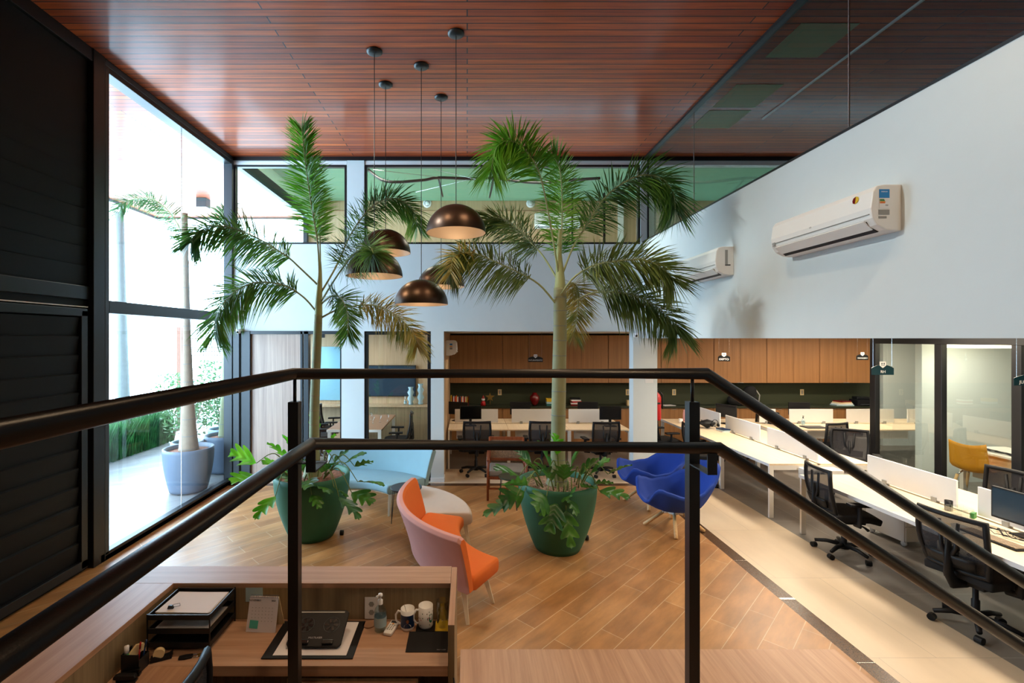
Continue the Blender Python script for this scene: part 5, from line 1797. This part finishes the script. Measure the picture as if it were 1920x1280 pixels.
frond(lp_, px_path([(597, 535, 5.85), (560, 500, 5.8), (537, 480, 5.75), (480, 445, 5.65), (420, 424, 5.55), (375, 432, 5.5), (358, 455, 5.5)]), 'palm_leaf', .40, .3, 120, .027, .75)
frond(lp_, px_path([(594, 585, 5.85), (568, 556, 5.8), (530, 534, 5.7), (475, 530, 5.6), (430, 556, 5.5), (405, 595, 5.45), (402, 628, 5.45)]), 'palm_leaf', .40, .22, 125, .027, .75)
frond(lp_, px_path([(602, 548, 5.85), (630, 500, 5.9), (660, 435, 6.0), (700, 385, 6.1), (740, 372, 6.2), (772, 392, 6.25), (782, 425, 6.25)]), 'palm_leaf', .38, .3, 115, .025, .5)
frond(lp_, px_path([(602, 565, 5.85), (630, 520, 5.5), (660, 480, 5.1), (690, 462, 4.7), (700, 475, 4.45)]), 'palm_leaf', .38, .35, 110, .027, .35, tipfan=True)
frond(lp_, px_path([(603, 595, 5.85), (640, 578, 5.8), (700, 572, 5.7), (745, 592, 5.6), (775, 625, 5.55), (782, 650, 5.55)]), 'palm_dry', .32, .3, 110, .024, .6)
frond(lp_, px_path([(602, 570, 5.85), (622, 555, 5.7), (640, 560, 5.6), (652, 590, 5.55), (652, 630, 5.55)]), 'palm_leaf', .30, .25, 85, .024, .4)

# philodendrons under the palms ------------------------------------------
rs = (1.06, YR)


def PH(root, c, x, y, Y, L_, W_, mat='philo_leaf', roll=0.0, dx=0, dy=0, droop=.25):
    philo_leaf(root, (c[0] + dx, c[1] + dy, .76), P(x, y, Y), L_, W_, mat, droop, roll)


for a in ((905, 968, 5.1, .34, .20, 'philo_leaf', .3, -.2, -.2), (938, 940, 5.15, .28, .26, 'philo_leaf', .8, -.25, -.15), (925, 880, 5.3, .30, .24, 'philo_leaf', .2, -.2, 0),
          (975, 860, 5.5, .26, .26, 'philo_leaf', -.2, -.1, 0), (1008, 828, 5.3, .30, .26, 'philo_leaf', .3, 0, -.1), (1040, 812, 5.2, .24, .2, 'philo_bright', .5, 0, -.1),
          (1000, 952, 4.85, .26, .26, 'philo_leaf', .9, -.1, -.3), (1030, 1000, 4.88, .30, .26, 'philo_leaf', .2, -.05, -.35), (1072, 1030, 4.86, .34, .2, 'philo_leaf', -.3, 0, -.35),
          (1078, 968, 4.85, .24, .14, 'philo_leaf', .6, .05, -.3), (1068, 935, 4.95, .24, .2, 'philo_leaf', -.8, .1, -.3), (1120, 860, 5.4, .26, .28, 'philo_leaf', .3, .2, 0),
          (1145, 862, 5.2, .28, .22, 'philo_leaf', -.3, .2, -.1), (1186, 872, 5.1, .26, .16, 'philo_leaf', .2, .25, -.1), (1182, 935, 5.05, .30, .18, 'philo_leaf', -.4, .25, -.15),
          (1150, 905, 5.1, .2, .14, 'philo_leaf', .5, .25, -.1), (1092, 838, 5.6, .26, .24, 'philo_leaf', .1, .1, .1), (952, 905, 5.0, .26, .26, 'philo_leaf', -.6, -.2, -.2),
          (1012, 870, 5.2, .26, .26, 'philo_leaf', .0, -.05, -.15), (1110, 912, 5.0, .22, .18, 'philo_leaf', .4, .2, -.2), (1060, 872, 5.15, .26, .28, 'philo_leaf', 0, .05, -.1), (965, 842, 5.7, .24, .24, 'philo_leaf', .3, -.1, .1)):
    x, y, Y, L_, W_, mt, roll, dx, dy = a
    PH(rp, rs, x, y, Y, L_, W_, mt, roll, dx, dy)
ls = (-1.93, YL)
for a in ((432, 905, 5.3, .32, .34, 'philo_bright', .2, -.2, -.1), (430, 850, 5.4, .28, .30, 'philo_bright', .6, -.2, -.1), (490, 868, 5.5, .30, .28, 'philo_bright', .2, -.15, -.1),
          (528, 815, 5.7, .30, .2, 'philo_bright', .3, -.1, 0), (478, 975, 5.15, .30, .2, 'philo_bright', .1, -.2, -.2), (500, 830, 5.6, .3, .2, 'philo_bright', -.4, -.1, 0),
          (585, 770, 5.9, .28, .22, 'philo_bright', .2, 0, .1), (628, 812, 5.8, .26, .14, 'philo_bright', .2, .1, .1), (445, 920, 5.2, .22, .16, 'philo_leaf', .5, -.2, -.2),
          (612, 925, 5.25, .26, .24, 'philo_leaf', .5, .05, -.3), (580, 915, 5.25, .26, .26, 'philo_leaf', -.3, -.05, -.3), (600, 955, 5.2, .22, .14, 'philo_leaf', 0, 0, -.3),
          (673, 975, 5.3, .34, .24, 'philo_leaf', .2, .2, -.2), (700, 945, 5.3, .30, .24, 'philo_leaf', -.3, .2, -.15), (720, 912, 5.3, .34, .22, 'philo_leaf', .3, .2, -.1),
          (700, 865, 5.5, .26, .14, 'philo_leaf', .6, .2, 0), (688, 850, 5.6, .34, .2, 'philo_leaf', -.2, .15, 0), (645, 930, 5.3, .2, .18, 'philo_leaf', .7, .2, -.2),
          (660, 840, 5.8, .28, .22, 'philo_leaf', 0, .1, .1), (540, 905, 5.35, .26, .22, 'philo_leaf', .3, -.1, -.2), (620, 870, 5.6, .28, .26, 'philo_leaf', .2, .1, -.1), (560, 865, 5.6, .28, .26, 'philo_leaf', -.3, -.1, -.1)):
    x, y, Y, L_, W_, mt, roll, dx, dy = a
    PH(lp_, ls, x, y, Y, L_, W_, mt, roll, dx, dy)
for (root, px, py, lb) in ((rp, 1100, 1022, 'dark wheel'), (lp_, 641, 992, 'dark wheel')):
    p = P(px, py, 5.85 if root is lp_ else 5.7)
    wpart('planter_wheel', MB().tube([(p.x - .02, p.y, .03), (p.x + .02, p.y, .03)], .03, 14), 'chair_black', root, smooth=True)

# ------------------------------------------------------------------ garden behind the glass wall
def garden_palm(label, base, rs_, top, mat, pot=None, fr=()):
    t = thing('garden_palm', label, 'palm', (base[0], base[1], 0))
    if pot:
        planter(t, pot[0], pot[1], pot[2], pot[3], 'bark_chips', 'bark_mulch')
    z0 = pot[2] - .06 if pot else 0
    trunk(t, [Vector((base[0], base[1], z0)), Vector((base[0], base[1], z0)).lerp(Vector(top), .3), Vector((base[0], base[1], z0)).lerp(Vector(top), .65), Vector(top)], rs_, mat, True, ringmat='trunk_grey')
    for (pth, L_, n) in fr:
        frond(t, pth, 'shrub_leaf', L_, .1, n, .03, .5, .012)
    return t


g1 = P(357, 860, 7.62)
garden_palm('outdoor palm in grey planter against the glass, nearest of the garden palms', (-4.52, 7.62), [.15, .09, .06, .05, .045], P(346, 400, 7.62), 'trunk_brown', (.37, .27, .68, 'grey_pot'),
            ((px_path([(346, 480, 7.62), (338, 430, 7.6), (310, 390, 7.6), (280, 372, 7.6), (240, 376, 7.6), (226, 390, 7.6)]), .3, 70),))
garden_palm('outdoor palm in blue-grey planter at the garden corner beside the door frame', (-4.5, 8.75), [.13, .09, .07, .06, .05], P(428, 420, 8.75), 'trunk_green', (.36, .28, .66, 'grey_pot'),
            ((px_path([(428, 470, 8.75), (425, 430, 8.7), (418, 400, 8.6), (430, 385, 8.5)]), .34, 60), (px_path([(428, 470, 8.75), (440, 430, 8.9), (452, 440, 9.0)]), .3, 40)))
garden_palm('tall bare garden palm trunk at left beyond the hedge', (-7.3, 9.97), [.14, .13, .11, .09, .08], P(224, 398, 9.9), 'trunk_grey', None,
            ((px_path([(224, 400, 9.9), (212, 402, 9.9), (204, 412, 10.1)]), .2, 14),))


def shrub(name, label, x, y, h, r, pot=None, n=420, mat='shrub_leaf', ls=.06):
    t = thing(name, label, 'shrub', (x, y, 0))
    z0 = 0
    if pot:
        planter(t, pot[0], pot[1], pot[2], pot[3], 'bark_chips', 'bark_mulch')
        z0 = pot[2] - .06
    st_ = MB()
    for k in range(9):
        a = k * 2.4
        st_.tube([(0, 0, z0), (.1 * math.cos(a), .1 * math.sin(a), z0 + h * .35), (r * .7 * math.cos(a), r * .7 * math.sin(a), z0 + h * .8)], [.012, .008, .004], 6)
    st_.build('branches', 'trunk_brown', t)
    m = MB()
    for k in range(n):
        a = rnd.uniform(0, 2 * PI)
        q = rnd.random() ** .5
        zz = rnd.uniform(.2, 1)
        c = Vector((r * q * math.cos(a) * math.sin(PI * min(zz, .9)) ** .5, r * q * math.sin(a) * math.sin(PI * min(zz, .9)) ** .5, z0 + h * zz))
        d = Vector((rnd.uniform(-1, 1), rnd.uniform(-1, 1), rnd.uniform(-.5, .8))).normalized()
        s = d.cross(Vector((rnd.uniform(-1, 1), rnd.uniform(-1, 1), 1))).normalized()
        m.add([c - d * ls, c + s * ls * .4, c + d * ls, c - s * ls * .4], [(0, 1, 2, 3)])
    m.build('foliage', mat, t, fixn=False)
    return t


shrub('potted_shrub', 'leafy shrub in pale blue pot behind the nearest outdoor palm', -4.98, 8.35, .95, .42, (.26, .2, .62, 'pale_pot'), ls=.05)
shrub('potted_shrub', 'leafy shrub in small pale pot left of the corner palm', -5.1, 9.75, 1.0, .55, (.26, .2, .58, 'pale_pot'), 600)
shrub('garden_shrub', 'tall leafy shrub by the wire fence at far garden end', -6.1, 11.6, 1.9, .8, None, 900)
shrub('garden_shrub', 'broad leafy shrub at the far right garden corner', -5.0, 11.9, 2.3, .8, None, 900)
shrub('garden_shrub', 'airy shrub behind the long hedge near the brown post', -7.0, 11.2, 1.6, .6, None, 500)
hg = MB()
for k in range(4200):
    x = rnd.uniform(-7.45, -7.0)
    y = rnd.uniform(6.5, 11.2)
    h = rnd.uniform(.55, .95)
    lx, ly = rnd.uniform(-.2, .25), rnd.uniform(-.2, .2)
    hg.add([(x - .008, y, 0), (x + .008, y, 0), (x + lx * .4 + .008, y + ly * .4, h * .6), (x + lx * .4 - .008, y + ly * .4, h * .6), (x + lx, y + ly, h)], [(0, 1, 2, 3), (3, 2, 4)])
o = hg.build('strappy_grass_hedge', 'grass_leaf', None, fixn=False)
tag(o, 'long hedge of dark strappy grass along the terrace edge', 'grass', kind='stuff')
o = B(-7.9, -7.8, 3, 12.3, 0, .75).build('garden_wall', 'cream_wall', None)
tag(o, 'low pale garden wall behind the strappy grass hedge', 'wall')
fn = thing('wire_fence', 'tall welded wire mesh fence at the far garden end', 'fence', (-6.0, 12.5, 0))
m = MB()
for k in range(47):
    x = -7.55 + k * .075
    wpts = [(x, 12.5, .1), (x, 12.5, 2.69)]
    m.tube(wpts, .007, 4)
m.mi = 0
for z in (.3, .6, 1.0, 1.05, 1.1, 1.35, 1.6, 1.65, 1.7, 2.0, 2.1, 2.15, 2.2, 2.45, 2.66):
    m.tube([(-7.6, 12.49, z), (-4.0, 12.49, z)], .008, 4)
wpart('wire_mesh', m, 'wire', fn)
o = B(-7.68, -7.56, 12.4, 12.5, 0, 2.75).build('fence_post', 'soffit_post', None)
tag(o, 'reddish brown square fence post at left end of the wire fence', 'post')
t = thing('soffit_lamp', 'small dark box lamp fixed under the outdoor soffit', 'lamp', (-5.85, 10.4, ZC))
MB().box(-.11, .11, -.09, .09, -.2, 0).build('lamp_box', 'frame_grey', t, bevel=.005)
MB().box(-.09, .09, -.07, .07, -.205, -.2).build('lamp_lens', 'white', t)

# ------------------------------------------------------------------ meeting room behind the left bay
mt = thing('meeting_table', 'long brown meeting table with white legs seen through the dark window', 'table', (-2.15, 9.6, 0))
wpart('table_top', B(-2.62, -1.60, 8.75, 10.5, .715, .745), 'tan_table', mt, bevel=.003)
wpart('table_edge', B(-2.62, -1.60, 8.74, 8.75, .70, .745), 'white_desk', mt)
for x in (-2.58, -1.64):
    for y in (8.8, 10.45):
        wpart('leg', B(x - .03, x + .03, y - .03, y + .03, 0, .715), 'white_desk', mt)
mc = thing('sideboard', 'wood sideboard counter along the meeting room back wall', 'sideboard', (-2.2, 11.0, 0))
wpart('counter_top', B(-3.9, -.55, 10.85, 11.19, .86, .9), 'pale_wood_wall', mc)
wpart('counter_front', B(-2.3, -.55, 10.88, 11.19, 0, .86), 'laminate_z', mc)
tv = thing('television', 'wide dark television on the meeting room back wall', 'television', (-1.80, 11.17, 1.43))
B(-.58, .58, -.04, .02, -.36, .38).build('tv_housing', 'chair_black', tv, bevel=.005)
B(-.56, .56, -.042, -.04, -.34, .36).build('tv_screen', 'screen_teal', tv)
wb = B(-3.55, -2.85, 11.15, 11.19, .98, 2.25).build('glass_whiteboard', 'bright_screen', None)
tag(wb, 'pale blue glass board on meeting room wall seen through the door', 'whiteboard')
for (px, h, lb) in ((770, .41, 'pale wavy ceramic vase on sideboard, shorter of two'), (788, .48, 'pale wavy ceramic vase on sideboard, taller of two')):
    x = (px - 876) * 10.95 / F
    pr_ = [(0, 0), (.05, 0), (.06, h * .06), (.045, h * .16), (.085, h * .34), (.045, h * .52), (.08, h * .7), (.045, h * .86), (.065, h), (.055, h), (.035, h * .86)]
    tag(MB().lathe(pr_, n=28).build('vase', 'bluecard', None, loc=(x, 10.98 if px < 779 else 11.02, .901), smooth=True), lb, 'vase')
pump_bottle('small clear pump bottle on sideboard left of the pale vases', ((760 - 876) * 10.95 / F, 10.95, .901), .9)
for k in range(8):
    gx = -2.5 + .12 * k + rnd.uniform(-.03, .03)
    gy = 9.6 + rnd.uniform(-.3, .4)
    tag(MB().lathe([(0, 0), (.03, 0), (.005, .008), (.005, .07), (.035, .11), (.03, .17)], n=14).build('wine_glass', 'clear_glass', None, loc=(gx, gy, .746), smooth=True), 'clear stemmed glass standing on the meeting table', 'glass', 'stemmed glasses on the meeting table')
for px in (691, 709, 727):
    t = thing('wall_outlet', 'white outlet in a row under the television', 'outlet', ((px - 876) * 11.19 / F, 11.199, .80), 0, 'outlets under the television')
    B(-.04, .04, -.008, 0, -.04, .04).build('outlet_plate', 'white', t)

# ------------------------------------------------------------------ inside the glass office
od = thing('office_desk', 'white desk with cables inside the glass office at right', 'desk', (8.4, 6.4, 0))
wpart('desk_top', B(7.76, 8.5, 5.3, 7.42, .71, .74), 'white_desk', od, bevel=.003)
wpart('modesty_panel', B(7.86, 7.88, 5.4, 7.3, .3, .70), 'desk_top', od)
for x in (7.8, 8.46):
    for y in (5.34, 7.38):
        wpart('leg', B(x - .03, x + .03, y - .03, y + .03, 0, .71), 'white_desk', od)
m = MB()
for k in range(7):
    a0 = rnd.uniform(0, 6)
    m.tube([(7.9 + .05 * math.sin(a0 + t * .7), 7.3 - t * .13, .748 + .02 * abs(math.sin(t * 1.3 + a0))) for t in range(12)], .006, 6)
tag(m.build('cable_bundle', 'chair_black', None, smooth=True), 'tangle of black cables on the white desk inside the glass office', 'cables')
yc = thing('shell_chair', 'mustard yellow shell chair with wooden legs in the glass office', 'chair', (7.72, 7.1, 0), R(-70))
MB().grid(lambda u, v: Vector(((u - .5) * (.44 - .06 * max(0, v - .6)), (.22 - .44 * v / .5) if v < .5 else -.22 - .12 * (v - .5), .44 + (.0 if v < .42 else (v - .42) * .72) + .05 * (abs(u - .5) * 2) ** 2)), 10, 14).build('seat_shell', 'mustard', yc, smooth=True, solid=.012)
for sx in (-1, 1):
    for sy in (-1, 1):
        MB().tube([(sx * .12, sy * .1, .43), (sx * .17, sy * .15, .36)], .012, 8).build('leg_bracket', 'chrome', yc, smooth=True)
        MB().tube([(sx * .165, sy * .145, .37), (sx * .23, sy * .22, 0)], [.02, .013], 10).build('leg', 'oak_leg', yc, smooth=True)

# upper office: black cable run under the green ceiling, door leaf, green bay
m = MB()
cp = px_path([(690, 318, 9.5), (725, 340, 9.4), (790, 338, 9.5), (822, 333, 9.5), (880, 335, 9.5), (925, 334, 9.5), (1000, 342, 9.5), (1060, 338, 9.5), (1125, 334, 9.5)])
m.tube(spline(cp, 40), .03, 8)
m.tube(spline(px_path([(822, 333, 9.5), (826, 350, 9.8), (830, 368, 10.4)]), 8), .02, 8)
m.tube(spline(px_path([(925, 334, 9.5), (922, 352, 9.8), (918, 370, 10.4)]), 8), .02, 8)
tag(m.build('cable_hose', 'frame_black', None, smooth=True), 'black flexible conduit hanging below the green office ceiling', 'conduit')
m = MB()
for (a, b) in (((817, 318, 8.6), (930, 345, 10.0)), ((780, 360, 11.0), (885, 335, 10.0)), ((700, 318, 9.0), (850, 335, 9.6))):
    m.tube([P(*a), P(*b)], .006, 6)
tag(m.build('suspension_rod', 'chrome', None), 'thin metal rods crossing under the green office ceiling', 'rods')
tag(B(3.30, 3.72, 11.6, 11.64, 3.0, 5.86).build('open_door_leaf', 'pale_wood_wall', None), 'pale wooden door leaf in the upper office by the corner', 'door')
tag(B(3.72, 3.86, 11.58, 11.66, 3.0, 5.86).build('door_jamb', 'white', None), 'white jamb beside the pale wooden door upstairs', 'door jamb')
dv = B(1.15, 1.20, 11.0, 11.6, 3.0, 3.05)
struct('trim_14', MB().box(2.49, 2.53, 11.2, 11.24, 3.0, ZU).box(3.25, 3.30, 11.2, 11.24, 3.0, ZU), 'frame_black')
struct('wall_right', B(4.4, 5.2, 11.5, 11.84, 3.0, ZU), 'slab_paint')
